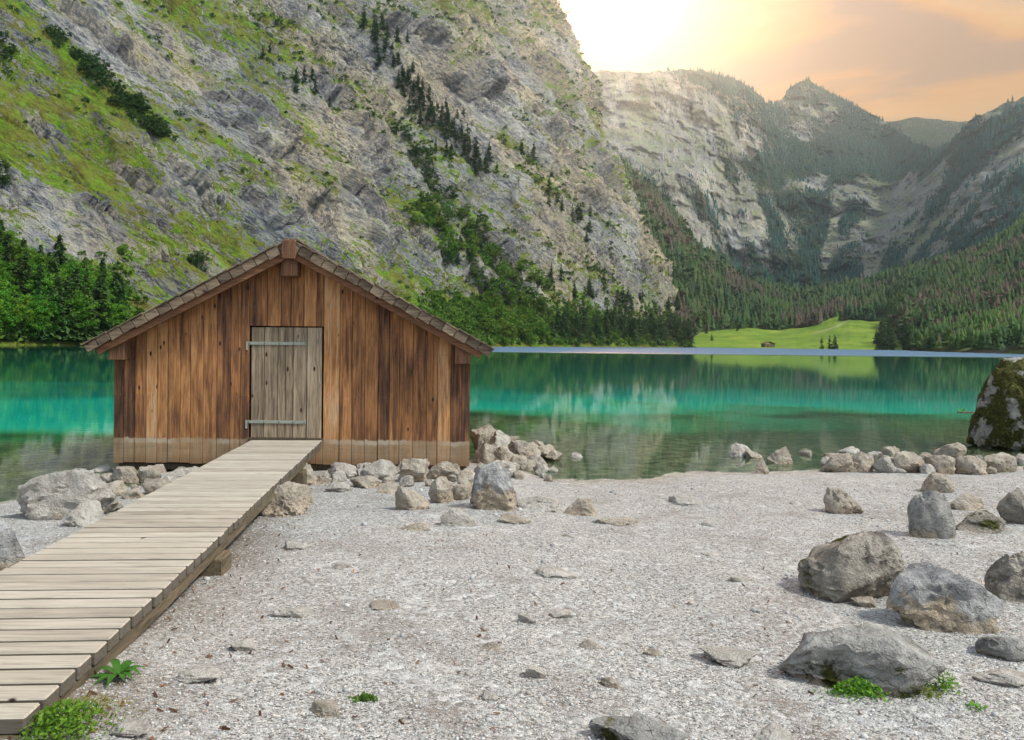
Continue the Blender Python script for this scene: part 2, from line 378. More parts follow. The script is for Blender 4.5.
# ------------------------------------------------------------------ mountains
def mat_cliff(name, grassy, rockmul=1.0, scale=1.0, warm=.75):
    """limestone wall: streaks run along the first axis of the surface coordinates; turf where the grass mask allows, mottled finely"""
    m, t, out = material(name)
    v = t.map(t.attr('uvw', 'Vector'), (scale, scale, scale)); g = t.attr('grass'); fr = t.attr('forest')
    st = t.map(v, (.36, 1, 1)); st2 = t.map(v, (.5, 1, 1))
    a = t.noise(v, .03, 8, .6, .4); b = t.noise(st, .15, 8, .68, .5); f = t.noise(st2, .5, 7, .72, .3); f2 = t.noise(v, 1.6, 5, .72)
    k = t.math('ADD', t.math('MULTIPLY', t.math('SUBTRACT', a, .5), .9), t.math('MULTIPLY', t.math('SUBTRACT', b, .5), 1.1))
    k = t.math('ADD', t.math('ADD', k, .5), t.math('MULTIPLY', t.math('SUBTRACT', f, .5), 1.7))
    c_ = lambda *x: tuple(rockmul*y for y in x)
    rk = t.ramp(k, [(.18, c_(.10, .105, .125)), (.34, c_(.26, .265, .28)), (.52, c_(.45, .435, .395)), (.72, c_(.66, .63, .55))])
    wm = t.mapr(t.noise(v, .014, 4), .42, .60)
    rk = t.mix(t.math('MULTIPLY', wm, warm), rk, t.mix(1.0, rk, (1.22, 1.02, .74, 1), 'MULTIPLY'))
    cn = t.math('ABSOLUTE', t.math('SUBTRACT', t.noise(st, .28, 6, .62, .8), .5))
    ck = t.math('MULTIPLY', t.mapr(cn, .030, .004), t.mapr(t.noise(v, .05, 3), .47, .56))
    rk = t.mix(t.math('MULTIPLY', ck, .8), rk, (.03, .031, .036, 1))
    rk = t.mix(t.mapr(f2, .45, .33), rk, t.mix(.65, rk, (.05, .05, .055, 1)))
    sn = t.math('MULTIPLY', t.attr('stain_tone'), t.mapr(t.noise(t.map(v, (.5, 1.6, 1)), .35, 5, .65), .40, .60, .1, .8))  # blue-grey streaks over the rock, strongest just below each ledge line
    rk = t.mix(sn, rk, t.mix(f, (.085, .09, .11, 1), (.30, .31, .34, 1)))
    gr = t.ramp(t.noise(v, .10, 8, .72), [(.3, (.10, .10, .022)), (.42, (.21, .20, .036)), (.50, (.22, .28, .032)), (.58, (.20, .35, .024)), (.72, (.10, .28, .018))])
    gr = t.mix(t.math('MULTIPLY', t.mapr(t.noise(v, .45, 6, .75), .46, .64), .6), gr, (.10, .085, .032, 1))
    gr = t.mix(t.mapr(f2, .56, .68), gr, (.05, .085, .015, 1))
    gm = t.math('ADD', g, t.math('MULTIPLY', t.math('SUBTRACT', f, .5), 2.5))
    gm = t.math('ADD', gm, t.math('MULTIPLY', t.math('SUBTRACT', f2, .5), 1.3))
    gm = t.math('ADD', gm, t.math('MULTIPLY', t.math('SUBTRACT', b, .5), 1.9))
    c = t.mix(t.math('MULTIPLY', t.mapr(gm, .40, .62), grassy), rk, gr)
    fo = t.ramp(t.noise(v, .12, 6, .7), [(.3, (.016, .034, .014)), (.5, (.035, .065, .02)), (.7, (.08, .12, .025))])
    fm = t.math('ADD', fr, t.math('MULTIPLY', t.math('SUBTRACT', f, .5), 1.6))
    c = t.mix(t.mapr(fm, .4, .6), c, fo)
    h = t.math('ADD', t.math('MULTIPLY', b, 1.6), t.math('ADD', f, t.math('MULTIPLY', f2, .35)))
    h = t.math('SUBTRACT', h, t.math('MULTIPLY', ck, .4))
    finish(t, out, c, .95, t.bump(h, 1.0, 3.2/scale), .1)
    return m

A0 = np.array([-121., 240.]); DIR = np.array([.596, .803]); NRM = np.array([-.803, .596])
NS, NTT, NX = 560, 380, 40
# rows: t in [-.04, 1]
tt = np.concatenate([[-.06, -.02], np.linspace(0, 1, NTT-2)])
sig = np.linspace(0, 1, NS)
pxs = -75 + (690+75)*sig                    # spacing of the columns along the shore
kk = (pxs-PX)/F
s_base = (240*kk+121)/(DIR[0]-DIR[1]*kk)
s_base = np.concatenate([np.linspace(-200, s_base[0], 36, endpoint=False), s_base]); NS += 36
S = np.concatenate([s_base, np.full(NX, s_base[-1])]); EX = np.concatenate([np.zeros(NS), (np.linspace(0, 1, NX+1)[1:]**1.5)*260])
tq = np.array([-.06, 0, .06, .12, .3, .42, .7, 1.0])
uL = np.array([-12, 0, 30, 62, 120, 165, 290, 420]); zL = np.array([-10, LAKE-.3, 17, 48, 108, 172, 330, 520])
uR = np.array([-12, 0, 22, 40, 100, 142, 239, 330]); zR = np.array([-10, LAKE-.3, 24, 64, 168, 242, 406, 560])
w = sst(S, 60, 470)[None, :]
T2 = tt[:, None]
U = np.interp(T2, tq, uL)*(1-w) + np.interp(T2, tq, uR)*w
Z = np.interp(T2, tq, zL)*(1-w) + np.interp(T2, tq, zR)*w
send_scale = (510+.8*np.maximum(U, 0))/510.
S2 = S[None, :]*np.where(S[None, :] > 0, 1+(send_scale-1)*sst(S[None, :], 0, 510), 1)
rot_s = .80*S2 - .60*Z; rot_c = .60*S2 + .80*Z      # along / across the tilted strata
amp = (.62+.38*sst(S2, 0, 350))*sst(Z, 4, 40)
warp = 16*fbm(S2*.014, Z*.014, 0, 4, 31) + 4*fbm(S2*.06, Z*.06, 0, 3, 33)
ledge = ((rot_c+warp)/24.0) % 1.0
ledge2 = ((rot_c+warp*.7+4)/8.5) % 1.0
d = 10*fbm(rot_s/110, rot_c/60, 0, 5, 41) + 17*(ridged(S2/75+rot_c*.004, Z/190, 0, 5, 51)-.2)
lm = sst(fbm(rot_s/110, rot_c/45, 2.2, 3, 61), -.08, .2)
d = d + lm*(8*ledge**1.6 + 3.0*ledge2**1.5) + 8*fbm(rot_s/24, rot_c/13, 0, 5, 71) + 2.4*(ridged(rot_s/11, rot_c/5.0, 0, 4, 81)-.2) + .9*fbm(rot_s/3.5, rot_c/2.2, 0, 3, 83)
gro = np.abs(fbm(S2/24.+rot_c*.012, Z/110., 4.4, 4, 131)); gro2 = np.abs(fbm(rot_s/50., rot_c/13., 6.1, 4, 133))
d = d - (7.0*np.exp(-(gro/.035)**2) + 4.5*np.exp(-(gro2/.04)**2))*sst(fbm(S2/90., Z/70., 8.8, 3, 135), -.15, .15)
d = d*amp
UX = A0[0] + DIR[0]*S2 + NRM[0]*(U+EX[None, :]); UY = A0[1] + DIR[1]*S2 + NRM[1]*(U+EX[None, :])
lpx, lpy = proj(np.stack([UX, UY, Z], -1).reshape(-1, 3)); lpx = lpx.reshape(S2.shape); lpy = lpy.reshape(S2.shape)
LEDGES = [([(195, 96), (211, 102), (230, 110)], 3.5), ([(220, 129), (234, 131), (250, 145), (266, 154), (292, 158)], 4.5), ([(161, 168), (184, 184), (202, 202), (216, 213)], 3.5), ([(106, 168), (129, 188), (152, 204), (174, 213)], 3.5),
    ([(239, 193), (257, 207), (275, 225), (300, 227)], 4), ([(230, 99), (257, 106), (275, 122), (300, 140)], 4), ([(60, 9), (83, 28), (115, 55), (135, 80)], 4), ([(330, 180), (358, 199), (377, 222), (387, 265)], 5), ([(406, 227), (425, 246), (434, 265)], 4),
    ([(443, 80), (467, 95), (490, 99)], 7), ([(571, 199), (588, 208), (600, 222)], 6), ([(486, 232), (510, 258), (520, 275)], 5), ([(530, 110), (552, 140), (565, 170)], 7), ([(300, 60), (330, 75), (350, 95)], 5), ([(380, 20), (420, 30), (440, 45)], 7),
    ([(600, 150), (618, 185), (628, 220)], 5), ([(70, 205), (95, 212), (118, 226)], 2.5), ([(20, 120), (45, 135), (70, 150)], 2), ([(300, 190), (320, 215), (335, 245)], 4.5), ([(345, 110), (372, 135), (395, 165)], 5), ([(510, 30), (530, 62), (540, 90)], 7)]
bare = np.zeros_like(S2)
for pl, A_ in LEDGES:
    xs_l = [q[0] for q in pl]; ys_l = [q[1] for q in pl]
    wob = 5*vn(lpx/13., lpy/40., 1.3, 7) + 2.5*vn(lpx/5., lpy/30., 2.3, 9)
    dy_ = lpy - np.interp(lpx, xs_l, ys_l) - wob
    end = sst(lpx, xs_l[0]-10, xs_l[0]+12)*(1-sst(lpx, xs_l[-1]-12, xs_l[-1]+10))
    d = d + end*A_*1.7*np.where(dy_ < 0, np.exp(np.minimum(dy_, 0)/14.), -.6*np.exp(-np.maximum(dy_, 0)/9.))
    bare = np.maximum(bare, end*np.where(dy_ > 0, np.exp(-np.maximum(dy_, 0)/24.), np.exp(np.minimum(dy_, 0)/3.)))
# push towards the lake and a little up
slope_out = np.array([-NRM[0], -NRM[1]])
XX = A0[0] + DIR[0]*S2 + NRM[0]*(U+EX[None, :]) + slope_out[0]*d*.8 + DIR[0]*.25*EX[None, :]*.3
YY = A0[1] + DIR[1]*S2 + NRM[1]*(U+EX[None, :]) + slope_out[1]*d*.8 + DIR[1]*.25*EX[None, :]*.3
corner = sst(np.abs(np.arange(NS+NX)-NS)[None, :]*1.0, 0, 40)
ZZ = Z + d*.45
CV = np.stack([XX, YY, ZZ], -1)
dxs = np.gradient(CV, axis=1); dts = np.gradient(CV, axis=0)
nn = np.cross(dxs, dts); nn /= np.linalg.norm(nn, axis=-1, keepdims=True)+1e-9
nz = nn[..., 2]*np.sign((nn[..., :2]@slope_out))
cliff_px, cliff_py = proj(CV.reshape(-1, 3))
leftness = 1-sst(S2, 60, 430)
grass = .61 + .55*(nz-.52) - .02*leftness + .40*fbm(rot_s/110, rot_c/42, 5, 4, 91) + .22*fbm(rot_s/30, rot_c/12, 5, 3, 95) + .05*sst(S2, 300, 560)*sst(Z, 60, 200)
grass = grass + .35*(1-sst(Z, 5, 40)) - .22*lm*sst(ledge, .6, .8)

def blob_mask(px, py, blobs):
    r = np.zeros_like(px)
    for (x, y, rx, ry, ang, amt) in blobs:
        c, s = math.cos(math.radians(ang)), math.sin(math.radians(ang))
        a = ((px-x)*c+(py-y)*s)/rx; b = (-(px-x)*s+(py-y)*c)/ry
        r = r + amt*np.exp(-(a*a+b*b))
    return r
cb = blob_mask(cliff_px, cliff_py, [
    (110, 60, 60, 14, 42, -.45), (230, 175, 70, 28, 35, -.55), (330, 230, 70, 40, 40, -.55), (150, 190, 45, 14, 38, -.35), (360, 160, 60, 20, 50, -.30),
    (75, 120, 70, 40, 40, .22), (120, 250, 60, 30, 30, .18), (420, 100, 40, 60, 60, -.15), (480, 90, 50, 80, 60, -.35), (590, 200, 40, 60, 60, -.38), (530, 60, 40, 70, 70, -.40),
    (540, 332, 14, 10, 50, -1.2), (525, 318, 14, 7, 55, -1.0), (680, 318, 22, 9, 55, -.7), (630, 240, 30, 40, 60, -.3), (390, 180, 40, 10, 55, .4), (600, 275, 30, 10, 50, .45), (650, 290, 30, 10, 50, .4), (470, 235, 40, 12, 55, .3), (500, 290, 26, 10, 40, -.55)]).reshape(grass.shape)
grass = (grass+.6*cb-.40*bare).clip(-.5, 1.4)
cliff = add('cliff_mountain', make_mesh('cliff_mountain', CV.reshape(-1, 3), grid_faces(len(tt), NS+NX), mat_cliff('cliff_rock', 1.0), True,
            attrs={'grass': grass, 'forest': np.zeros_like(grass), 'stain_tone': bare, 'uvw': np.stack([rot_s, rot_c, d], -1)}))
tag(cliff, kind='structure', label='steep grey and grassy mountain wall on the left', cat='mountain')

def curtain(name, cols, rows_n, pxr, amp, seed, mat, ncol, label, pforest, over=True):
    """terrain seen as azimuth columns running from a foot (y, D) up to a crest (y, D), with a back side behind the crest"""
    cx = np.array([c[0] for c in cols], float)
    pxv = np.linspace(pxr[0], pxr[1], ncol)
    yb, Db, yc, Dc, pw = [np.interp(pxv, cx, [c[i] for c in cols]) for i in range(1, 6)]
    v = np.linspace(0, 1, rows_n)[:, None]
    D = Db + (Dc-Db)*v**pw
    y = yb + (yc-yb)*v
    dx, dy = pxv[None, :]-PX, PY-y
    rx = (dx*CR-dy*SR)/F; rz = (dx*SR+dy*CR)/F
    X, Y, Zv = rx*D, D+0*rx, CAMZ+rz*D
    fade = sst(v, 0, .08)
    gully = ridged(X/(260.), Zv/1400., Y/900., 5, seed)
    n = amp*(1.0*gully + .9*fbm(X/180., Y/260., Zv/150., 5, seed+7) + .35*fbm(X/40, Y/60, Zv/25, 4, seed+9))
    k = 1 - n*fade/np.maximum(D, 1)
    X2, Y2 = X*k, Y*k
    Zv = Zv - (Zv-CAMZ)*n*fade/np.maximum(D, 1) + .10*amp*fbm(X/25, Y/25, Zv/60, 4, seed+3)*fade
    V = np.stack([X2, Y2, Zv], -1)
    back = []
    for j, (e, dz) in enumerate(((.02, -.02), (.05, -.10), (.10, -.5), (.14, -1.0))):
        L = V[-1].copy(); L[:, 0] *= 1+e; L[:, 1] *= 1+e; L[:, 2] = L[:, 2]*(1+dz) + (0 if dz > -1 else -12)
        back.append(L)
    foot = V[0].copy(); foot[:, :2] *= .985; foot[:, 2] = np.minimum(foot[:, 2], 0)-12
    VV = np.concatenate([foot[None], V, np.stack(back)], 0)
    px, py = proj(VV.reshape(-1, 3))
    dxs = np.gradient(VV, axis=1); dts = np.gradient(VV, axis=0); nn = np.cross(dxs, dts); nn /= np.linalg.norm(nn, axis=-1, keepdims=True)+1e-9
    nz = np.abs(nn[..., 2]).ravel()
    fr = pforest(px, py, VV.reshape(-1, 3), nz)
    g = (.36+.5*(nz-.45) + .4*fbm(VV[..., 0]/90, VV[..., 1]/90, VV[..., 2]/60, 4, seed+20).ravel())
    o = add(name, make_mesh(name, VV.reshape(-1, 3), grid_faces(rows_n+5, ncol), mat, True, attrs={'grass': g.clip(-.5, 1.3), 'forest': fr.clip(-.5, 1.4), 'uvw': np.stack([VV[..., 2]+.25*VV[..., 0], VV[..., 0], VV[..., 1]*.5], -1)}))
    tag(o, kind='structure', label=label, cat='mountain')
    return VV.reshape(-1, 3), px, py, fr, (rows_n+5, ncol)

MROCK = mat_cliff('far_mountain_rock', .65, 1.3, .36, .35)
# px, foot y, foot D, crest y, crest D, profile power
BACK = [(520, 300, 1500, 85, 2300, 1.1), (585, 300, 1500, 74, 2200, .9), (600, 300, 1500, 70, 2200, .9), (640, 300, 1500, 72, 2200, .9), (672, 302, 1600, 70, 2250, .9), (705, 305, 1700, 71, 2300, .95),
        (722, 306, 1800, 76, 2350, 1), (742, 306, 1900, 82, 2400, 1.05), (757, 306, 1900, 93, 2450, 1.2), (767, 306, 1900, 104, 2500, 1.3), (782, 306, 1900, 102, 2650, 1.35), (788, 306, 1900, 90, 2750, 1.35), (797, 306, 1900, 82, 2780, 1.35),
        (808, 306, 1900, 79, 2800, 1.35), (822, 306, 1850, 88, 2780, 1.3), (850, 306, 1750, 103, 2700, 1.3), (880, 306, 1650, 118, 2600, 1.2), (892, 306, 1600, 128, 2500, 1.15), (912, 305, 1500, 142, 2250, 1.0),
        (935, 300, 1400, 150, 2050, 1.0), (955, 300, 1350, 138, 1950, 1.0), (970, 300, 1300, 121, 1900, 1.0), (985, 300, 1250, 112, 1850, 1.0), (1005, 300, 1200, 104, 1800, 1.0), (1024, 300, 1150, 97, 1750, 1.0), (1200, 300, 1000, 40, 1500, 1.0)]
def back_forest(px, py, V, nz):
    f = np.full_like(px, .66) + .85*fbm(V[:, 0]/90, V[:, 1]/90, V[:, 2]/240, 5, 8)
    rock = blob_mask(px, py, [(630, 105, 60, 36, 10, -.9), (695, 115, 40, 30, 25, -.8), (650, 150, 60, 24, 8, -.6), (742, 150, 24, 26, 40, -.45), (727, 205, 9, 55, -18, -.6), (757, 230, 8, 60, -14, -.5),
        (690, 225, 8, 45, -30, -.5), (790, 245, 16, 30, 5, -.5), (832, 235, 6, 40, 12, -.9), (800, 188, 26, 8, -10, -.4), (850, 192, 26, 8, -10, -.5), (893, 215, 36, 18, -45, -1.0), (930, 185, 32, 10, -40, -.8), (873, 262, 7, 30, 15, -.9),
        (985, 200, 34, 22, -35, -.6), (1010, 150, 26, 14, -30, -.5), (960, 235, 34, 10, -30, -.4), (820, 110, 10, 8, 30, -.2), (1010, 230, 18, 14, 0, -.3), (742, 250, 6, 38, -20, -.5), (702, 265, 6, 28, -30, -.4)])
    top = blob_mask(px, py, [(725, 84, 30, 6, 10, .5), (870, 150, 60, 24, 20, .4), (780, 165, 60, 14, 5, .3), (975, 140, 26, 12, -40, .4), (765, 262, 30, 26, 0, .3), (820, 275, 34, 16, 0, .4)])
    return f + rock + top
BV, Bpx, Bpy, Bf, Bsh = curtain('cirque_mountain', BACK, 300, (530, 1150), 75, 101, MROCK, 620, 'hazy rocky mountain ring closing the valley at the far end', back_forest)
RIDGE = [(a, 180, 2950, y, 3100, 1) for a, y in ((840, 124), (895, 121), (915, 117), (935, 119), (960, 122), (1000, 118), (1100, 120))]
_OLD = [(840, 180, 5200, 124, 5600, 1), (895, 180, 5200, 121, 5600, 1), (915, 180, 5200, 117, 5600, 1), (935, 180, 5200, 119, 5600, 1), (960, 180, 5200, 122, 5600, 1), (1000, 180, 5200, 118, 5600, 1), (1100, 180, 5200, 120, 5600, 1)]
curtain('distant_ridge', RIDGE, 30, (840, 1100), 40, 205, MROCK, 120, 'pale blue ridge seen through the gap in the mountains', lambda px, py, V, nz: .75+.4*fbm(V[:, 0]/200, V[:, 1]/200, 0, 3, 4))

# wooded hills between the lake and the cirque
MGREEN = mat_cliff('wooded_ground', 1.0, .8, .6)
HILL = [(600, 352, 690, 150, 1350, 1.1), (640, 352, 690, 178, 1350, 1.15), (660, 352, 700, 196, 1350, 1.2), (680, 349, 760, 222, 1380, 1.2), (700, 331, 930, 245, 1450, 1.2), (720, 330, 950, 262, 1480, 1.2), (750, 331, 980, 280, 1500, 1.2), (790, 331, 980, 293, 1500, 1.2),
        (820, 326, 960, 292, 1450, 1.2), (850, 319, 930, 286, 1380, 1.2), (890, 322, 900, 278, 1280, 1.2), (908, 350, 500, 270, 1180, 1.3), (940, 354, 360, 262, 1100, 1.4), (980, 356, 300, 250, 1000, 1.4), (1024, 357, 255, 225, 950, 1.4), (1150, 362, 170, 180, 700, 1.4)]
HV, Hpx, Hpy, Hf, Hsh = curtain('wooded_hill', HILL, 110, (590, 1150), 7, 301, MGREEN, 380, 'forested lower slopes rising behind the meadow and right shore',
    lambda px, py, V, nz: .8+.5*fbm(V[:, 0]/80, V[:, 1]/80, 0, 3, 4))

def mat_meadow():
    m, t, out = material('meadow_grass')
    p = t.obj()
    c = t.ramp(t.noise(p, .03, 7, .65), [(.3, (.075, .14, .018)), (.5, (.15, .23, .024)), (.68, (.25, .29, .042))])
    c = t.mix(t.math('MULTIPLY', t.mapr(t.noise(p, .35, 5, .7), .52, .7), .5), c, (.065, .12, .02, 1))
    c = t.mix(t.attr('path'), c, (.42, .38, .28, 1))
    finish(t, out, c, .95, None, .1); return m
mpx = np.linspace(670, 930, 200); mv = np.linspace(0, 1, 60)[:, None]
myb = np.interp(mpx, [670, 690, 768, 890, 930], [350.5, 349.5, 350.2, 352.5, 354]); mDb = np.interp(mpx, [670, 690, 768, 890, 930], [640, 640, 600, 520, 450])
myc = np.interp(mpx, [670, 700, 740, 780, 810, 835, 850, 890, 930], [330, 328, 326, 328, 324, 317, 315, 319, 330]); mDc = np.interp(mpx, [670, 780, 850, 930], [980, 1020, 980, 900])
mD = mDb+(mDc-mDb)*mv; my = myb+(myc-myb)*mv**1.15
mdx, mdy = mpx[None, :]-PX, PY-my
MV = np.stack([(mdx*CR-mdy*SR)/F*mD, mD, CAMZ+(mdx*SR+mdy*CR)/F*mD+.8*fbm(mdx/9, mD/60, 0, 3, 2)*sst(mv, .02, .2)], -1)
MV[0, :, 2] = -3
mp_x, mp_y = proj(MV.reshape(-1, 3))
pline = np.interp(mp_x, [700, 760, 790, 815, 838, 852], [349, 343, 338.5, 334, 326, 318])
pm = np.exp(-((mp_y-pline)/.9)**2)*sst(mp_x, 808, 822)*(1-sst(mp_x, 850, 856))*.4
meadow = add('meadow', make_mesh('meadow', MV.reshape(-1, 3), grid_faces(60, 200), mat_meadow(), True, attrs={'path': pm}))
tag(meadow, kind='structure', label='bright green alpine meadow at the far end of the lake', cat='meadow')

# ------------------------------------------------------------------ vegetation meshes
def cards(C, A, B):
    """quads from centres and half axes"""
    V = np.stack([C-A-B, C+A-B*.6, C+A*1.0+B*.6, C-A+B], 1).reshape(-1, 3)
    return V, np.arange(len(V)).reshape(-1, 4)

def unit(v): return v/(np.linalg.norm(v, axis=-1, keepdims=True)+1e-9)

def spruce_mesh(seed, nb, nc, R=.19, c0=(.035, .080, .022), c1=(.085, .145, .032)):
    g = np.random.default_rng(seed)
    zl = np.sort(g.uniform(.06, .985, nb))
    r = R*((1-zl)**.8)*g.uniform(.65, 1.15, nb)+.012
    ph = g.uniform(0, 2*np.pi, nb)
    tcs = g.uniform(.12, 1, (nb, nc))
    dirs = np.stack([np.cos(ph), np.sin(ph), np.zeros(nb)], -1)
    C = dirs[:, None]*(r[:, None]*tcs)[..., None]
    C[..., 2] = zl[:, None] - .36*r[:, None]*tcs**1.4 + g.normal(0, .006, (nb, nc))
    C += g.normal(0, .010, C.shape)
    Ax = dirs[:, None]*np.ones((nb, nc, 1)); Ax = unit(Ax + g.normal(0, .35, Ax.shape) + np.array([0, 0, -.35]))
    Bx = unit(np.cross(Ax, np.array([0, 0, 1.0]) + g.normal(0, .5, Ax.shape)))
    sz = (r[:, None]*.22+.010)*g.uniform(.6, 1.3, (nb, nc))
    V, Fq = cards(C.reshape(-1, 3), (Ax*sz[..., None]).reshape(-1, 3), (Bx*sz[..., None]*.55).reshape(-1, 3))
    m = (g.uniform(0, 1, nb)[:, None]*.6+g.uniform(0, 1, (nb, nc))*.4).reshape(-1, 1)
    col = np.array(c0)*(1-m)+np.array(c1)*m
    return make_mesh('spruce_crown', V, Fq, NEEDLE, False, np.repeat(col, 4, 0))

def broad_mesh(seed, ncl, nl, shape=(.30, .30, .40), zc=.58, c0=(.05, .15, .014), c1=(.18, .36, .03), ls=1.0):
    g = np.random.default_rng(seed)
    dv = unit(g.normal(0, 1, (ncl, 3))); rad = g.uniform(.35, 1, (ncl, 1))**.6
    cc = dv*rad*np.array(shape)*(1+.25*g.normal(0, 1, (ncl, 1)).clip(-1, 1)) + np.array([0, 0, zc])
    cr = g.uniform(.05, .11, (ncl, 1, 1))
    C = cc[:, None] + unit(g.normal(0, 1, (ncl, nl, 3)))*cr*g.uniform(.4, 1, (ncl, nl, 1))*np.array([1.15, 1.15, .7])
    N = unit(g.normal(0, 1, (ncl, nl, 3))+np.array([0, 0, .7]))
    A = unit(np.cross(N, g.normal(0, 1, N.shape))); B = np.cross(N, A)
    s = g.uniform(.009, .018, (ncl, nl, 1))*ls
    V, Fq = cards(C.reshape(-1, 3), (A*s).reshape(-1, 3), (B*s*.7).reshape(-1, 3))
    m = (g.uniform(0, 1, (ncl, 1))*.65+g.uniform(0, 1, (ncl, nl))*.35).reshape(-1, 1)
    col = np.array(c0)*(1-m)+np.array(c1)*m
    return make_mesh('broadleaf_crown', V, Fq, LEAF, False, np.repeat(col, 4, 0))

def trunk_mesh(h, r0, limbs=0, seed=0):
    g = np.random.default_rng(seed); V = []; Fs = []
    def tube(p0, p1, ra, rb, n=6):
        p0, p1 = np.array(p0), np.array(p1); dd = unit(p1-p0); a = unit(np.cross(dd, [0.3, .9, .1])); b = np.cross(dd, a)
        base = len(V)
        for p, rr in ((p0, ra), (p1, rb)):
            for i in range(n):
                an = 2*math.pi*i/n; V.append(p+(a*math.cos(an)+b*math.sin(an))*rr)
        for i in range(n): Fs.append([base+i, base+(i+1) % n, base+n+(i+1) % n, base+n+i])
    p = np.array([0, 0, -.03])
    for i in range(4):
        q = np.array([g.normal(0, .006), g.normal(0, .006), h*(i+1)/4]); tube(p, q, r0*(1-i*.23), r0*(1-(i+1)*.23)+.001); p = q
    for i in range(limbs):
        z = g.uniform(.3, .8)*h; an = g.uniform(0, 6.28); l = g.uniform(.12, .25)
        tube([0, 0, z], [math.cos(an)*l, math.sin(an)*l, z+l*.8], r0*.4, r0*.1, 5)
    return make_mesh('trunk', np.array(V), Fs, BARK, True)

SPR = [spruce_mesh(10+i, 150, 12, R=.15+.02*i) for i in range(4)]
SPR_S = [spruce_mesh(20+i, 70, 7, R=.15+.02*i, c0=(.028, .07, .022), c1=(.065, .12, .028)) for i in range(4)]
BRO = [broad_mesh(30+i, 90, 46, (.26+.03*i, .26+.03*i, .40)) for i in range(4)]
BRO_Y = [broad_mesh(40+i, 80, 40, (.30, .30, .38), c0=(.075, .13, .018), c1=(.19, .25, .035)) for i in range(2)]
BRO_S = [broad_mesh(70+i, 46, 15, (.25+.03*i, .27+.02*i, .40), c0=(.03, .085, .014), c1=(.19, .33, .03), ls=2.3) for i in range(4)]
BUSH = [broad_mesh(50+i, 30, 26, (.42, .42, .34), .40, (.018, .050, .012), (.075, .14, .024), 2.0) for i in range(3)]
BUSH_O = [broad_mesh(60, 30, 26, (.42, .42, .34), .40, (.15, .13, .02), (.30, .20, .035))]
TR_S = [trunk_mesh(.97, .012, 0, i) for i in range(2)]
TR_B = [trunk_mesh(.75, .016, 7, 5+i) for i in range(2)]

def plant_tree(name, loc, H, crown, trunk, label, cat, group, wide=1.0):
    r = empty(name, loc, random.uniform(0, 6.28)); r.scale = (H*wide, H*wide, H)
    add('trunk', trunk, r); add('crown', crown, r)
    tag(r, label, cat, group); return r

visible = (np.arange(CV.shape[1])[None, :] < NS)*np.ones((CV.shape[0], 1), bool)
CVf = CV.reshape(-1, 3)
_bad = ~visible.ravel()
cliff_px2 = np.where(_bad, 1e6, cliff_px)
def on_cliff(px, py):
    i = int(np.argmin((cliff_px2-px)**2+(cliff_py-py)**2)); return CVf[i]
def on_curtain(V, Px, Py, px, py):
    i = int(np.argmin((Px-px)**2+(Py-py)**2)); return V[i]

# trees along the left shore (largest in the picture)
for i in range(92):
    row = i//31; px = min(-22 + (i % 31)*4.8 + random.uniform(-2.5, 2.5), 124)
    top = np.interp(px, [-20, 0, 40, 70, 100, 128, 145], [262, 258, 276, 292, 304, 318, 326])
    py = 343 - (343-top)*(row/2.0)*random.uniform(.7, 1.0) - random.uniform(0, 4)
    P = on_cliff(px, py); D = P[1]
    if random.random() < .28:
        H = random.uniform(48, 68)/F*D*(1-.10*row)
        plant_tree('spruce', P, H, random.choice(SPR), random.choice(TR_S), 'dark green pointed spruce among the leafy trees on the left lake shore', 'tree', 'spruces on the left shore', 1.15)
    else:
        H = random.uniform(34, 52)/F*D*(1-.10*row)
        plant_tree('broadleaf_tree', P, H, random.choice(BRO), random.choice(TR_B), 'bright green leafy tree in the wood on the left lake shore', 'tree', 'leafy trees on the left shore', 1.1)

# dark spruce wood at the foot of the cliff along the far shore
for i in range(86):
    px = random.uniform(548, 694); yb = np.interp(px, [480, 690], [345.3, 347.0])
    depth = random.random()
    py = yb - depth*np.interp(px, [548, 580, 640, 694], [16, 24, 18, 10])
    P = on_cliff(px, py)
    H = random.uniform(17, 30)/F*P[1]
    plant_tree('spruce', P, H, random.choice(SPR_S), random.choice(TR_S), 'dark spruce in the wood at the foot of the cliff on the far shore', 'tree', 'spruces at the foot of the cliff', 1.15)
# leafy trees right of the boathouse roof
for i in range(46):
    px = random.uniform(478, 545); py = random.uniform(max(285, 262+(px-440)*.75), 343)
    P = on_cliff(px, py); y_ = random.random() < .22
    H = random.uniform(13, 22)/F*P[1]
    if y_: plant_tree('broadleaf_tree', P, H, random.choice(BRO_Y), random.choice(TR_B), 'yellow green leafy tree on the shore behind the boathouse roof', 'tree', 'yellowing trees behind the boathouse', 1.2)
    else: plant_tree('broadleaf_tree', P, H, random.choice(BRO_S), random.choice(TR_B), 'green leafy tree on the shore behind the boathouse roof', 'tree', 'leafy trees behind the boathouse', 1.2)
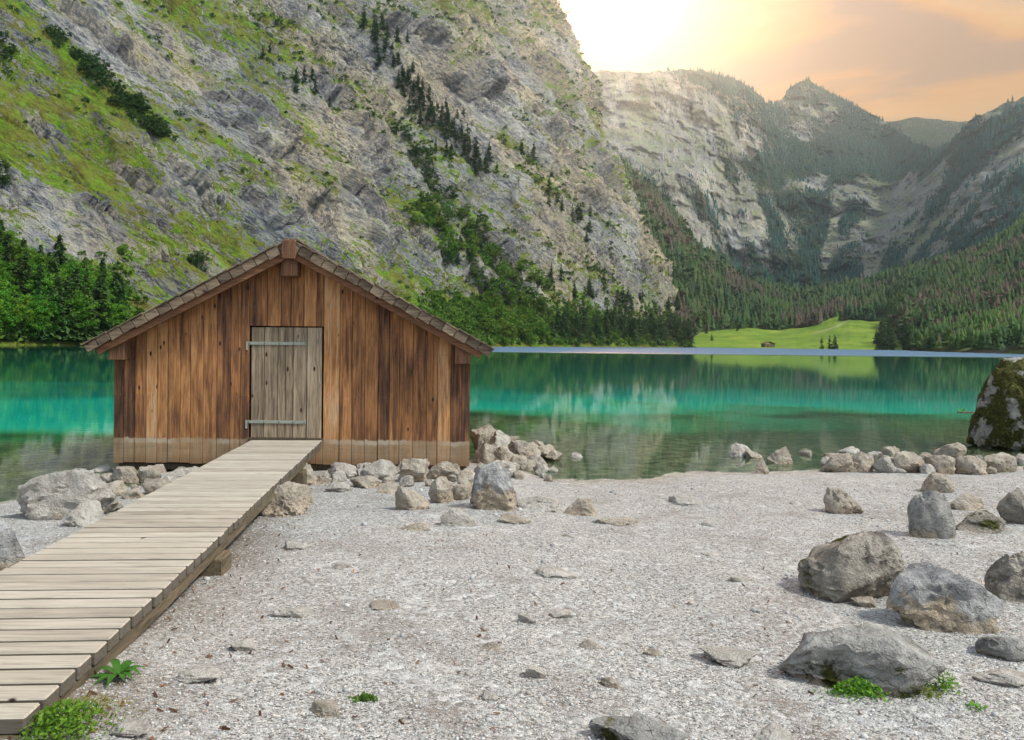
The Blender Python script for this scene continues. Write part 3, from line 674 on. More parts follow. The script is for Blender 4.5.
# tree bands climbing the cliff
bands = [((372, 30), (440, 130), 8, 58, 'spruce'), ((432, 112), (492, 178), 8, 58, 'spruce'), ((485, 290), (560, 330), 9, 20, 'bush'), ((400, 130), (440, 180), 8, 20, 'bush'), ((420, 190), (500, 290), 15, 45, 'bush'), ((425, 215), (545, 322), 15, 80, 'leafy'), ((455, 250), (520, 300), 10, 14, 'spruce'), ((545, 285), (690, 318), 7, 34, 'spruce'), ((520, 155), (600, 250), 10, 16, 'spruce'), ((270, 60), (330, 110), 8, 8, 'spruce')]
for (a, b, wd, n, kind) in bands:
    for i in range(n):
        f = random.random(); px = a[0]+(b[0]-a[0])*f+random.gauss(0, wd); py = a[1]+(b[1]-a[1])*f+random.gauss(0, wd*.7)
        P = on_cliff(px, py); H = random.uniform(11, 21)/F*P[1]
        if kind == 'leafy': plant_tree('broadleaf_tree', P, H, random.choice(BRO_S), random.choice(TR_B), 'leafy tree climbing the gully on the right behind the boathouse roof', 'tree', 'leafy trees in the gully', 1.2)
        elif kind == 'spruce': plant_tree('spruce', P, H, random.choice(SPR_S), random.choice(TR_S), 'small dark spruce on a ledge of the steep rock wall', 'tree', 'spruces on the cliff ledges', 1.2)
        else:
            o = add('bush', random.choice(BUSH), None, P); o.scale = (H*.9,)*3; o.rotation_euler.z = random.uniform(0, 6)
            tag(o, 'green bush in the gully above the boathouse roof', 'bush', 'bushes in the cliff gully')
for (a, b, wd, n) in [((48, 34), (95, 75), 5, 22), ((88, 68), (140, 112), 7, 34), ((118, 103), (172, 142), 8, 34), ((0, 40), (12, 85), 5, 8), ((0, 175), (10, 190), 6, 6), ((190, 262), (205, 275), 5, 5)]:
    for i in range(n):
        f = random.random(); px = a[0]+(b[0]-a[0])*f+random.gauss(0, wd*.6); py = a[1]+(b[1]-a[1])*f+random.gauss(0, wd*.6)
        P = on_cliff(px, py); H = random.uniform(10, 19)/F*P[1]
        o = add('bush', random.choice(BUSH), None, P); o.scale = (H,)*3; o.rotation_euler.z = random.uniform(0, 6)
        tag(o, 'dark green bush in the diagonal band on the upper left slope', 'bush', 'bushes in the diagonal band')
# conifers along the right edge of the meadow and on it
for (px, py, h) in [(822, 351, 14), (829, 351.5, 16), (834, 351, 17), (712, 341, 9), (706, 334, 12), (738, 331, 8)]+[(876+random.uniform(0, 36), 352-random.uniform(0, 11), random.uniform(13, 24)) for _ in range(46)]:
    py = py + (px-830)*.02 if px > 830 else py
    if px < 892: P = on_curtain(MV.reshape(-1, 3), mp_x, mp_y, px, py)
    else: P = on_curtain(HV, Hpx, Hpy, px, py)
    plant_tree('spruce', P, h/F*P[1], random.choice(SPR_S), random.choice(TR_S), 'dark spruce on the edge of the bright green meadow', 'tree', 'spruces round the meadow', 1.25)

# ---- masses nobody could count: far woods, undergrowth
def cone_proto(seed):
    g = np.random.default_rng(seed); V = []; Fs = []
    for (z0, z1, r) in ((.05, .50, .20), (.28, .75, .155), (.52, 1.0, .10)):
        b = len(V); n = 8
        for i in range(n):
            a = 2*math.pi*i/n; rr = r*(1.0 if i % 2 else .55)*g.uniform(.8, 1.2); V.append((math.cos(a)*rr, math.sin(a)*rr, z0+g.uniform(-.04, .04)))
        V.append((0, 0, z1))
        for i in range(n): Fs.append([b+i, b+(i+1) % n, b+n])
    return np.array(V), np.array(Fs)
def clump_proto(seed, n=22):
    g = np.random.default_rng(seed)
    dv = unit(g.normal(0, 1, (n, 3))); dv[:, 2] = np.abs(dv[:, 2])
    C = dv*np.array([.42, .42, .5])*g.uniform(.5, 1.1, (n, 1)); C[:, 2] += .15
    A = unit(g.normal(0, 1, (n, 3)))*.22; B = unit(np.cross(A, g.normal(0, 1, (n, 3))))*.18
    V = np.stack([C-A, C+A*.6-B, C+B], 1).reshape(-1, 3)
    return V, np.arange(len(V)).reshape(-1, 3)
def mass(name, protos, P, H, col, mat, label, cat, wide=1.0):
    g = np.random.default_rng(len(P)); Vs = []; Fs = []; Cs = []; b = 0
    pid = g.integers(0, len(protos), len(P))
    for k, (pv, pf) in enumerate(protos):
        sel = np.where(pid == k)[0]
        if not len(sel): continue
        an = g.uniform(0, 6.28, len(sel)); c, s = np.cos(an), np.sin(an); h = H[sel]
        x = (pv[None, :, 0]*c[:, None]-pv[None, :, 1]*s[:, None])*h[:, None]*wide; y = (pv[None, :, 0]*s[:, None]+pv[None, :, 1]*c[:, None])*h[:, None]*wide
        V = np.stack([x, y, pv[None, :, 2]*h[:, None]], -1)+P[sel][:, None]
        Fs.append((pf[None]+(np.arange(len(sel))*len(pv))[:, None, None]).reshape(-1, 3)+b)
        Vs.append(V.reshape(-1, 3)); Cs.append(np.repeat(col[sel], len(pv), 0)); b += len(sel)*len(pv)
    o = add(name, make_mesh(name, np.concatenate(Vs), np.concatenate(Fs), mat, False, np.concatenate(Cs)))
    return tag(o, label, cat, kind='stuff')
CONES = [cone_proto(i) for i in range(6)]; CLUMPS = [clump_proto(i) for i in range(6)]

def scatter(V, shape, prob, n, seed):
    """random points on the quads of a curtain, picked with weight prob x area"""
    g = np.random.default_rng(seed)
    G = V.reshape(shape[0], shape[1], 3); p = prob.reshape(shape)[:-1, :-1]
    e1 = G[:-1, 1:]-G[:-1, :-1]; e2 = G[1:, :-1]-G[:-1, :-1]
    ar = np.linalg.norm(np.cross(e1, e2), axis=-1)*np.maximum(p, 0)
    ar = ar.ravel(); idx = g.choice(len(ar), n, p=ar/ar.sum())
    r, c = idx//(shape[1]-1), idx % (shape[1]-1)
    u, v = g.uniform(0, 1, (n, 1)), g.uniform(0, 1, (n, 1))
    return G[r, c]+e1[r, c]*u+e2[r, c]*v, r, c

g = np.random.default_rng(3)
def inwin(px, py, x0, x1, y1=400): return (px > x0) & (px < x1) & (py < y1)
# forested hill
w_ = inwin(Hpx, Hpy, 600, 1120)*1.0
w_ = w_.reshape(Hsh); w_[0] = 0; w_[-5:] = 0
w_[1:] *= (Hpy.reshape(Hsh)[1:] < 350)
w_ = w_/np.maximum(HV.reshape(Hsh+(3,))[..., 1], 100)**1.6*(.12+sst(fbm(HV[:, 0]/45, HV[:, 1]/70, 0, 4, 55).reshape(Hsh), -.28, .12))
P, r, c = scatter(HV, Hsh, w_, 12000, 5)
base = np.array([.018, .058, .020])+(.55*g.uniform(0, 1, (len(P), 1))+.8*np.clip(fbm(P[:, 0]/45, P[:, 1]/70, 0, 3, 78)+.25, 0, 1)[:, None])*np.array([.06, .10, .012])
dead = (fbm(P[:, 0]/60, P[:, 1]/90, 0, 4, 77)+g.uniform(-.28, .28, len(P)) > .27)
base[dead] = np.array([.13, .10, .065])*g.uniform(.6, 1.2, (dead.sum(), 1))
lt = (~dead) & (g.uniform(0, 1, len(P)) < .15); base[lt] = np.array([.10, .15, .025])*g.uniform(.7, 1.1, (lt.sum(), 1))
mass('hill_forest', CONES*2+CLUMPS[:2], P, g.uniform(.5, 1.5, len(P))*np.clip(P[:, 1]/75., 6, 15), base, NEEDLE, 'mixed green and dead brown spruce forest covering the slopes above the meadow', 'forest', 1.3)
# forest on the cirque
w_ = sst(Bf+.6*fbm(BV[:, 0]/30, BV[:, 1]/30, BV[:, 2]/30, 3, 14), .42, .8)*inwin(Bpx, Bpy, 560, 1100); w_ = w_.reshape(Bsh); w_[0] = 0; w_[-5:] = 0
P, r, c = scatter(BV, Bsh, w_, 11000, 6)
base = np.array([.022, .095, .085])+g.uniform(0, 1, (len(P), 1))*np.array([.03, .09, .05])  # blue cast of the distant haze mixed into the tree colour
mass('mountain_forest', CONES, P, g.uniform(8, 17, len(P)), base, NEEDLE, 'dark green forest patches clinging to the far mountain ring', 'forest', 1.0)
# shrubs on the cliff
gw = sst(grass, .25, .7)*visible*(Z > 2)*(1-.85*leftness)
sp = sst(fbm(rot_s/60, rot_c/22, 3, 4, 19), .0, .35)
gw = gw*(.15+sp); gw[:2] = 0
P, r, c = scatter(CVf, CV.shape[:2], gw, 9500, 8)
base = np.array([.035, .065, .018])+g.uniform(0, 1, (len(P), 1))*np.array([.07, .085, .012])
mass('cliff_shrubs', CLUMPS, P, g.uniform(.9, 3.4, len(P))*(.6+P[:, 1]/700), base, LEAF, 'scattered low shrubs growing on the ledges of the rock wall', 'shrubs')
# undergrowth under the left trees, along the shore
lw = visible*((Z > -.2) & (Z < 34))*(1-sst(Z, 10, 34))*1.0; lw[:2] = 0
lw = lw*(1-sst(S2, 120, 420)*.5)
cpx = cliff_px.reshape(lw.shape); lw = lw*(1-sst(cpx, 105, 145)*(1-sst(cpx, 400, 450)))
P, r, c = scatter(CVf, CV.shape[:2], lw, 4200, 9)
base = np.array([.05, .12, .016])+g.uniform(0, 1, (len(P), 1))*np.array([.10, .15, .014])
mass('shore_undergrowth', CLUMPS, P, g.uniform(2.5, 7, len(P)), base, LEAF, 'thick green undergrowth along the foot of the rock wall', 'undergrowth')

# ------------------------------------------------------------------ meadow cabin
cp = on_curtain(MV.reshape(-1, 3), mp_x, mp_y, 768, 347.2)
cab = tag(empty('cabin', cp, .2), 'tiny dark cabin with a reddish roof standing on the green meadow', 'cabin')
cm = MB(); cm.box((0, 0, 1.4), (9.5, 5, 2.8)); cm.build('wall', STRW, cab)
cm = MB()
cm.prism([(-5.6, 2.6), (0, 4.6), (5.6, 2.6), (5.6, 2.9), (0, 4.95), (-5.6, 2.9)], -3, 3); cm.build('roof', BARGE, cab)
cm = MB(); cm.box((-2, -2.53, 1.05), (1.2, .08, 2.0)); cm.build('door', BEAMW, cab)
sp_ = on_curtain(MV.reshape(-1, 3), mp_x, mp_y, 835, 350.3)
shed = tag(empty('boat_shed', sp_, -.1), 'tiny grey shed at the waterline under the meadow spruces', 'shed')
cm = MB(); cm.box((0, 0, 1.1), (4.2, 3, 2.2)); cm.build('wall', DOORW, shed)
cm = MB(); cm.prism([(-2.5, 2.1), (0, 3.3), (2.5, 2.1), (2.5, 2.3), (0, 3.5), (-2.5, 2.3)], -1.8, 1.8); cm.build('roof', TILEW, shed)

# ------------------------------------------------------------------ boathouse
HY = 11.2                                          # front wall plane
hx0, hx1 = at(114, 400, HY)[0], at(470, 400, HY)[0]
HC = (hx0+hx1)/2; HW = (hx1-hx0)/2; DEPTH = 6.2
hut = tag(empty('boathouse', (HC, HY, 0)), 'brown wooden boathouse with a shingled gable roof at the edge of the lake', 'boathouse')
RY = -.32                                          # roof front edge (local y)
apx = at(289, 240, HY+RY); eL = at(84, 344, HY+RY); eR = at(493, 350, HY+RY)
APX = apx[0]-HC; APZ = apx[2]
EXL, EXR = eL[0]-HC, eR[0]-HC; EZ = (eL[2]+eR[2])/2
SLP = (APZ-EZ)/((EXR-EXL)/2); APX = (EXL+EXR)/2
RT = .120                                          # verge tile height
BB = .095                                          # barge board height
def roof_z(x, drop=0.0): return APZ-abs(x-APX)*SLP-drop
ctn = math.sqrt(1+SLP*SLP)
underside = (RT+BB*.55)*ctn
def door_z(py): return at(286, py, HY)[2]
DX0, DX1 = at(251, 380, HY)[0]-HC, at(322, 380, HY)[0]-HC
DZ0, DZ1 = door_z(438), door_z(327)
wall = MB(); x = -HW; k = 0
edges = [-HW]
while edges[-1] < HW-.12: edges.append(edges[-1]+random.choice([.14, .155, .17, .18, .19]))
edges[-1] = HW
# let board joints fall on the door's sides
for tgt in (DX0-.02, DX1+.02):
    j = int(np.argmin([abs(e-tgt) for e in edges])); edges[j] = tgt
for a, b in zip(edges[:-1], edges[1:]):
    a2, b2 = a+.003, b-.003; yo = random.uniform(-.006, .006)
    tp = lambda x: roof_z(x, .125)
    zs = random.uniform(-.012, .012)
    tone = random.choice([.10, .22, .34, .45, .52, .6, .70, .86])+random.uniform(-.05, .05)
    mid = (a+b)/2
    def quad(z0, top):
        poly = [(a2, z0), (b2, z0)]
        if top is None:
            if a2 < APX < b2: poly += [(b2, tp(b2)), (APX, tp(APX)), (a2, tp(a2))]
            else: poly += [(b2, tp(b2)), (a2, tp(a2))]
        else: poly += [(b2, top), (a2, top)]
        wall.prism(poly, yo-.014, yo+.014, tone, .003)
    if DX0 < mid < DX1:
        quad(DZ1+.012, None); quad(zs, DZ0-.03)
    else: quad(zs, None)
fw_ = wall.build('front_wall', HUTW, hut)
nl_ = MB()
for a, b in zip(edges[:-1], edges[1:]):
    for zz in (.22, .95, 1.55, 2.2, 2.75):
        if zz > roof_z((a+b)/2, .3) or (DX0-.05 < (a+b)/2 < DX1+.05 and zz < DZ1+.05): continue
        for f in (.28, .72): nl_.box((a+(b-a)*f, -.0215, zz+random.uniform(-.012, .012)), (.011, .006, .011), None, .5, .002)
nl_.build('nail_heads', BOLT, fw_)
back = MB()
back.prism([(-HW+.01, .03), (DX0-.05, .03), (DX0-.05, DZ1+.03), (DX1+.05, DZ1+.03), (DX1+.05, .03), (HW-.01, .03), (HW-.01, roof_z(HW, .13)), (APX, roof_z(APX, .13)), (-HW+.01, roof_z(HW, .13))], .026, .05, .1)
back.build('wall_framing', STRW, hut)
for sgn in (-1, 1):
    sw = MB(); y = .03
    while y < DEPTH-.05:
        wdt = random.choice([.17, .19, .21]); y2 = min(y+wdt, DEPTH)
        sw.box((sgn*(HW-.02), (y+y2)/2, roof_z(HW, .13)/2), (.028, y2-y-.006, roof_z(HW, .13)), None, None, .003); y = y2
    sw.build('side_wall', HUTW, hut)
bw = MB()
for a, b in zip(edges[:-1], edges[1:]):
    a2, b2 = a+.003, b-.003
    poly = [(a2, 0), (b2, 0)] + ([(b2, roof_z(b2, .125)), (APX, roof_z(APX, .125)), (a2, roof_z(a2, .125))] if a2 < APX < b2 else [(b2, roof_z(b2, .125)), (a2, roof_z(a2, .125))])
    bw.prism(poly, DEPTH-.014, DEPTH+.014, None, .003)
bw.build('back_wall', HUTW, hut)
fl = MB(); fl.box((0, DEPTH/2, .012), (HW*2-.12, DEPTH-.12, .04)); fl.build('floor', STRW, hut)
# door
door = MB(); xs_ = [DX0, DX0+.165, DX0+.335, DX0+.435, DX0+.535, DX0+.745, DX1]
W_ = DX1-DX0; xs_ = [DX0+W_*f for f in (0, .185, .375, .485, .59, .79, 1.0)]
doorb = MB()
for i, (a, b) in enumerate(zip(xs_[:-1], xs_[1:])):
    yo = .012+random.uniform(-.003, .003) if i < 5 else .004
    (door if i < 5 else doorb).prism([(a+.004, DZ0+.004), (b-.004, DZ0+.004), (b-.004, DZ1-.006), (a+.004, DZ1-.006)], yo-.014, yo+.014, [.45, .55, .35, .4, .5, .8][i], .003)
dl = door.build('door', DOORW, hut)
doorb.build('door_jamb_board', DOORW, hut)
for py in (343.5, 422):
    s = MB(); z = door_z(py)
    s.box(((DX0-.05+DX0+W_*.79)/2, -.010, z), (W_*.79+.03, .012, .042), None, .5, .002)
    so = s.build('hinge_strap', STRAP, dl)
    s = MB()
    for f in (-.02, .19, .40, .6, .76): s.box((DX0+W_*f, -.019, z), (.016, .010, .016), None, .5, .003)
    s.build('bolt', BOLT, so)
    s = MB(); s.box((DX0-.055, -.020, z-.035), (.028, .010, .12), None, .5, .002); s.build('hinge_plate', STRAP, so)
th = MB(); th.box(((DX0+DX1)/2, -.012, DZ0-.013), (W_+.04, .05, .03), None, .1, .003); th.build('door_sill', STRW, hut)
# barge boards, verge tiles, roof slabs
th_ = math.atan(SLP)
for sgn, nm in ((-1, 'L'), (1, 'R')):
    L = abs((EXL if sgn < 0 else EXR)-APX)*ctn
    rot = np.array([[math.cos(th_), 0, sgn*math.sin(th_)], [0, 1, 0], [-sgn*math.sin(th_), 0, math.cos(th_)]])  # local x along the slope away from the apex when sgn=+1
    ux = np.array([sgn*math.cos(th_), 0, -math.sin(th_)]); un = np.array([sgn*math.sin(th_), 0, math.cos(th_)])
    R = np.stack([ux, np.array([0, 1, 0])*1.0, un], 1)
    if np.linalg.det(R) < 0: R[:, 1] *= -1
    o0 = np.array([APX, 0, APZ])
    b = MB()
    L2 = L-.10
    b.box(o0+ux*(L2/2+.03)-un*(RT+BB/2-.012)+np.array([0, RY+.045, 0]), (L2-.06, .035, BB), R, .55, .004)
    b.build('barge_board', BARGE, hut)
    b = MB(); n = 17; stp = L/n
    for i in range(n):
        tl = math.radians(random.uniform(1, 6)); c, s_ = math.cos(tl), math.sin(tl)
        R2 = R@np.array([[c, 0, s_], [0, 1, 0], [-s_, 0, c]])
        hh = RT*random.uniform(.92, 1.06)
        b.box(o0+ux*(stp*(i+.5))-un*(RT/2-random.uniform(-.006, .008))+np.array([0, RY-.005+random.uniform(-.008, .008), 0]), (stp*1.0-.008, .05, hh), R2, None, .006)
        b.box(o0+ux*(stp*(i+.5)+.012)+un*(.012+random.uniform(-.004, .006))+np.array([0, RY-.02+.14, 0]), (stp*1.08, .34, .018), R2, None, .003)
    b.build('verge_tiles', TILEW, hut)
    b = MB()
    y0, y1 = RY+.30, DEPTH+.4
    for i in range(n):
        y = y0
        while y < y1:
            wd = random.uniform(.12, .22); y2 = min(y+wd, y1)
            b.box(o0+ux*(stp*(i+.5)+.01)-un*(.004+random.uniform(0, .008))+np.array([0, (y+y2)/2, 0]), (stp*1.15, y2-y-.006, .02), R@np.array([[.995, 0, .1], [0, 1, 0], [-.1, 0, .995]]), None)
            y = y2
    b.build('roof_shingles', TILEW, hut)
    b = MB(); b.box(o0+ux*(L/2-.03)-un*(.085)+np.array([0, (RY+.07+y1)/2, 0]), (L-.1, y1-RY-.08, .03), R, .4); b.build('roof_boarding', BARGE, hut)
rc = MB()
rc.box((APX, (RY+DEPTH+.4)/2+.03, APZ+.018), (.19, DEPTH+.4-RY-.1, .03), None, .3, .004); rc.build('ridge_cap', TILEW, hut)
kb = MB()
a, b = at(289, 241, HY+RY), at(289, 259, HY+RY)
kb.prism([(APX-.085, a[2]+.01), (APX+.085, a[2]+.01), (APX+.10, b[2]+.08), (APX+.085, b[2]), (APX-.085, b[2]), (APX-.10, b[2]+.08)], RY-.055, RY+.02, .5, .006); kb.build('apex_board', BEAMW, hut)
def beam(pxc, py0, py1, wpx, nm, y0):
    a, b = at(pxc, py0, HY+RY+.1), at(pxc, py1, HY+RY+.1); wd = wpx/F*(HY+RY)
    q = MB(); q.box((a[0]-HC, (y0+.3)/2, (a[2]+b[2])/2), (wd, .3-y0, a[2]-b[2]), None, .45, .008); q.build(nm, BEAMW, hut)
beam(289.5, 257, 276, 17, 'ridge_beam', RY+.09)
beam(117, 338, 360, 16, 'eave_beam', RY+.09)
beam(463, 344, 364, 16, 'eave_beam', RY+.09)
# log posts and sill under the house
for (xx, yy) in ((-HW+.12, .15), (HW-.12, .15), (-HW+.12, 3.0), (HW-.12, 3.0), (-HW+.12, DEPTH-.12), (HW-.12, DEPTH-.12), (0, .2), (0, DEPTH-.15)):
    q = MB(); gz = float(hground(HC+xx, HY+yy)); q.box((xx, yy, (gz-.15-.01)/2), (.16, .16, abs(gz-.15)-.0), None, .3, .01); q.build('post', STRW, hut)
q = MB(); q.box((0, .12, -.055), (HW*2-.1, .14, .09), None, .3, .005); q.build('sill_beam', STRW, hut)

# ------------------------------------------------------------------ boardwalk
d0 = HY-.03
rA = at(322, 440, d0); lA = at(252.5, 437.5, d0)
WID = rA[0]-lA[0]
dB = F*WID/ (180.0); rB = at(180, 572, dB)
vec = np.array([rB[0]-rA[0], rB[1]-rA[1]]); sl = (rB[2]-rA[2])/np.linalg.norm(vec); vec = vec/np.linalg.norm(vec)
# find where the right edge meets the near end on the picture row 718
tbest = min(np.linspace(5, 10, 500), key=lambda t_: abs(proj(np.array([[rA[0]+vec[0]*t_, rA[1]+vec[1]*t_, rA[2]+sl*t_]]))[1][0]-719))
LEN = tbest
walk = tag(empty('boardwalk', (rA[0], rA[1], 0)), 'long grey plank boardwalk leading across the gravel to the boathouse door', 'boardwalk')
wa = np.array([vec[0], vec[1], sl]); wa /= np.linalg.norm(wa); wl = np.array([vec[1], -vec[0], 0.0]); wl = wl if wl[0] < 0 else -wl
wn = np.cross(wa, wl); wn = wn if wn[2] > 0 else -wn
RW = np.stack([-wl, -wa, wn], 1)
if np.linalg.det(RW) < 0: RW[:, 0] *= -1
o0 = np.array([0, 0, rA[2]])
dk = MB(); pos = .0; i = 0
np_ = int(round(LEN/.147)); stp = LEN/np_
for i in range(np_):
    wd = stp-.028+random.uniform(-.006, .004)
    c = o0+wa*(stp*(i+.5))+wl*(WID/2+random.uniform(-.004, .004))-wn*(.030+random.uniform(0, .003))
    a_ = random.uniform(-.0025, .0025); Rz = np.array([[math.cos(a_), -math.sin(a_), 0], [math.sin(a_), math.cos(a_), 0], [0, 0, 1]])
    b_ = random.uniform(-.006, .006); Ry2 = np.array([[1, 0, 0], [0, math.cos(b_), -math.sin(b_)], [0, math.sin(b_), math.cos(b_)]])
    dk.box(c, (WID+random.uniform(-.006, .008), wd, .058), RW@Rz@Ry2, None, .006)
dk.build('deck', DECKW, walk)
for off in (.05, WID-.05):
    st = MB(); st.box(o0+wa*(LEN/2+.02)+wl*off-wn*(.060+.040), (.075, LEN-.05, .08), RW, .45, .005); st.build('stringer', STRW, walk)
for (t_, hh) in ((5.9, .14), (2.0, .2)):
    for off in (.0, WID-.10):
        c = o0+wa*t_+wl*(off+.05)-wn*(.141); gz = float(hground(c[0]+rA[0], c[1]+rA[1])); top = c[2]
        q = MB(); q.box((c[0], c[1], (top+gz-.06)/2), (.17, .26, max(.05, top-gz+.06)), RW, .5, .01); q.build('support_block', STRW, walk)

# ------------------------------------------------------------------ rocks
_ico = {}
def ico(n):
    if n not in _ico:
        bm = bmesh.new(); bmesh.ops.create_icosphere(bm, subdivisions=n, radius=1); bm.verts.index_update()
        _ico[n] = (np.array([v.co[:] for v in bm.verts]), np.array([[v.index for v in f.verts] for f in bm.faces])); bm.free()
    return _ico[n]
def rock_shape(seed, sub=4, angular=1.0, flat=1.0):
    g = np.random.default_rng(seed); D, Fc = ico(sub)
    k = 14; N = unit(g.normal(0, 1, (k, 3))); off = g.uniform(.52, .92, k)
    dots = D@N.T; rr = np.where(dots > .12, off[None]/np.maximum(dots, .12), 9.0)
    sm = -np.log(np.exp(-np.minimum(rr, 9)*34).sum(1))/34
    rad = np.minimum(sm, 1.25)*angular + (1-angular)
    V = D*rad[:, None]
    o = g.uniform(0, 50, 3)
    n1 = fbm(V[:, 0]*1.6+o[0], V[:, 1]*1.6+o[1], V[:, 2]*1.6+o[2], 3, seed); n2 = ridged(V[:, 0]*3.1+o[0], V[:, 1]*3.1, V[:, 2]*5+o[2], 4, seed+3); n3 = fbm(V[:, 0]*11+o[0], V[:, 1]*11, V[:, 2]*11+o[2], 3, seed+5)
    V = V + unit(V)*(.10*n1+.11*(n2-.3)+.045*n3)[:, None]
    mn, mx = V.min(0), V.max(0); V = (V-(mn+mx)/2)/(mx-mn)          # unit box centred
    V[:, 2] = np.where(V[:, 2] < -.18, -.18+(V[:, 2]+.18)*.35, V[:, 2])
    V[:, 2] = (V[:, 2]-V[:, 2].min())/(V[:, 2].max()-V[:, 2].min())
    return V, Fc

def rock(box, mat, label, name='boulder', cat='boulder', group=None, seed=None, sub=4, outline=None, sink=.2, depth=.85, angular=1.0, rest=None, hfac=.92, clipmax=1.5):
    x0, y0, x1, y1 = box
    P = on_ground((x0+x1)/2, y1-(y1-y0)*.06)
    if rest is not None: P = at((x0+x1)/2, y1-(y1-y0)*.06, rest)
    d = P[1]; W = (x1-x0)/F*d; DP = W*depth; kf = 1+DP*.42/d; W *= kf; H = (y1-y0)/F*d*hfac*kf
    V, Fc = rock_shape(seed if seed is not None else random.randrange(10**6), sub, angular)
    V = V*np.array([W, DP, H*(1+sink)])
    if outline:
        ox = np.array([p[0] for p in outline], float); oh = np.array([(y1-p[1])/F*d*kf*hfac*(1+sink) for p in outline])
        xw = (ox-(x0+x1)/2)/F*d*kf
        nb = 24; bins = np.clip(((V[:, 0]/W+.5)*nb).astype(int), 0, nb-1)
        cur = np.array([V[bins == b_, 2].max() if (bins == b_).any() else np.nan for b_ in range(nb)])
        xc = (np.arange(nb)+.5)/nb*W-W/2; ok = ~np.isnan(cur)
        curx = np.interp(V[:, 0], xc[ok], cur[ok]); tgt = np.interp(V[:, 0], xw, oh)
        V[:, 2] *= np.clip(tgt/np.maximum(curx, .02), .3, clipmax)
    V[:, 2] -= H*sink
    base = np.array([P[0]*kf, P[1]*kf, P[2]]); sx, sz, ofx = 1.0, 1.0, 0.0
    for _ in range(4):
        Q = V*np.array([sx, sx, sz])+base+np.array([ofx, 0, 0]); Q = Q[Q[:, 2] > base[2]-.01]
        a_, b_ = proj(Q)
        sx *= (x1-x0)/(a_.max()-a_.min()); ofx += ((x0+x1)/2-(a_.max()+a_.min())/2)/F*base[1]
        if b_.min() < y1-2: sz *= float(np.clip((y1-y0)/max(2, y1-b_.min()), .5, 1.6))
    if hfac < .7: sz = 1.0
    V = V*np.array([sx, sx, sz])
    me = make_mesh(name, V, Fc, ROCK[mat], True)
    try: me.set_sharp_from_angle(angle=math.radians(38))
    except Exception: pass
    o = add(name, me, None, (base[0]+ofx, base[1], base[2]))
    return tag(o, label, cat, group)

rock((778, 624, 949, 700), 'grey', 'large low grey boulder with green weeds at its foot, nearest on the right', seed=11, sub=5, outline=[(778, 676), (790, 655), (803, 636), (840, 629), (875, 625), (900, 634), (925, 648), (944, 664), (949, 690)], depth=.62)
rock((886, 561, 1004, 640), 'blue', 'blue grey boulder with a tan foot in front of the big grey brown one', seed=26, sub=5, outline=[(886, 605), (900, 580), (925, 566), (950, 561), (975, 570), (1003, 590), (1004, 605)], depth=.8)
rock((797, 531, 905, 607), 'brown', 'big grey brown boulder standing behind and left of the blue grey one', seed=33, sub=5, outline=[(797, 568), (815, 558), (826, 540), (850, 533), (880, 531), (897, 545), (905, 575)], depth=.85)
rock((984, 551, 1062, 607), 'brown', 'brown wedge shaped boulder cut off by the right frame edge', seed=41, sub=5, outline=[(984, 575), (1000, 556), (1030, 551), (1062, 570)])
rock((907, 489, 956, 542), 'grey', 'upright grey boulder with a pale pointed top in the middle of the right beach', seed=52, outline=[(907, 522), (915, 500), (930, 490), (945, 493), (956, 515)])
rock((953, 510, 1006, 534), 'brown', 'low flat brown stone at the right foot of the upright grey boulder', seed=55)
rock((950, 492, 984, 512), 'tan', 'squarish tan stone behind the low flat brown one', seed=61)
rock((920, 472, 955, 494), 'tan', 'tan stone standing behind the upright grey boulder', seed=63)
rock((996, 487, 1036, 528), 'brown', 'round brown boulder cut by the frame on the far right', seed=66)
rock((823, 487, 864, 516), 'tan', 'lone craggy tan stone on open gravel left of the upright boulder', seed=70, outline=[(823, 500), (830, 489), (845, 489), (864, 510)])
rock((966, 357, 1080, 463), 'mossy', 'huge pale boulder covered in dark moss at the water on the right', seed=88, sub=5, outline=[(966, 430), (970, 395), (980, 368), (990, 358), (1015, 357), (1050, 360), (1080, 380)], depth=.8, sink=.08, hfac=1.0, angular=.4, clipmax=3.5)
rock((975, 636, 1040, 666), 'grey', 'flat dark stone lying right of the nearest grey boulder', seed=91)
rock((850, 596, 878, 608), 'tan', 'small stone at the foot of the big grey brown boulder', 'stone', 'stone', seed=92, sub=3)
rock((588, 714, 690, 752), 'grey', 'flat grey slab sunk in the gravel at the bottom edge of the picture', 'stone_slab', 'stone', seed=95, sub=5, depth=.5)
rock((752, 722, 800, 746), 'pale', 'small pale slab at the bottom edge near the nearest boulder', 'stone_slab', 'stone', seed=96)
rock((698, 640, 758, 668), 'pale', 'broad pale stone half buried left of the nearest grey boulder', 'stone_slab', 'stone', seed=97, hfac=.4)
rock((972, 664, 1030, 690), 'pale', 'pale flat slab right of the weeds of the nearest boulder', 'stone_slab', 'stone', seed=98, hfac=.4)
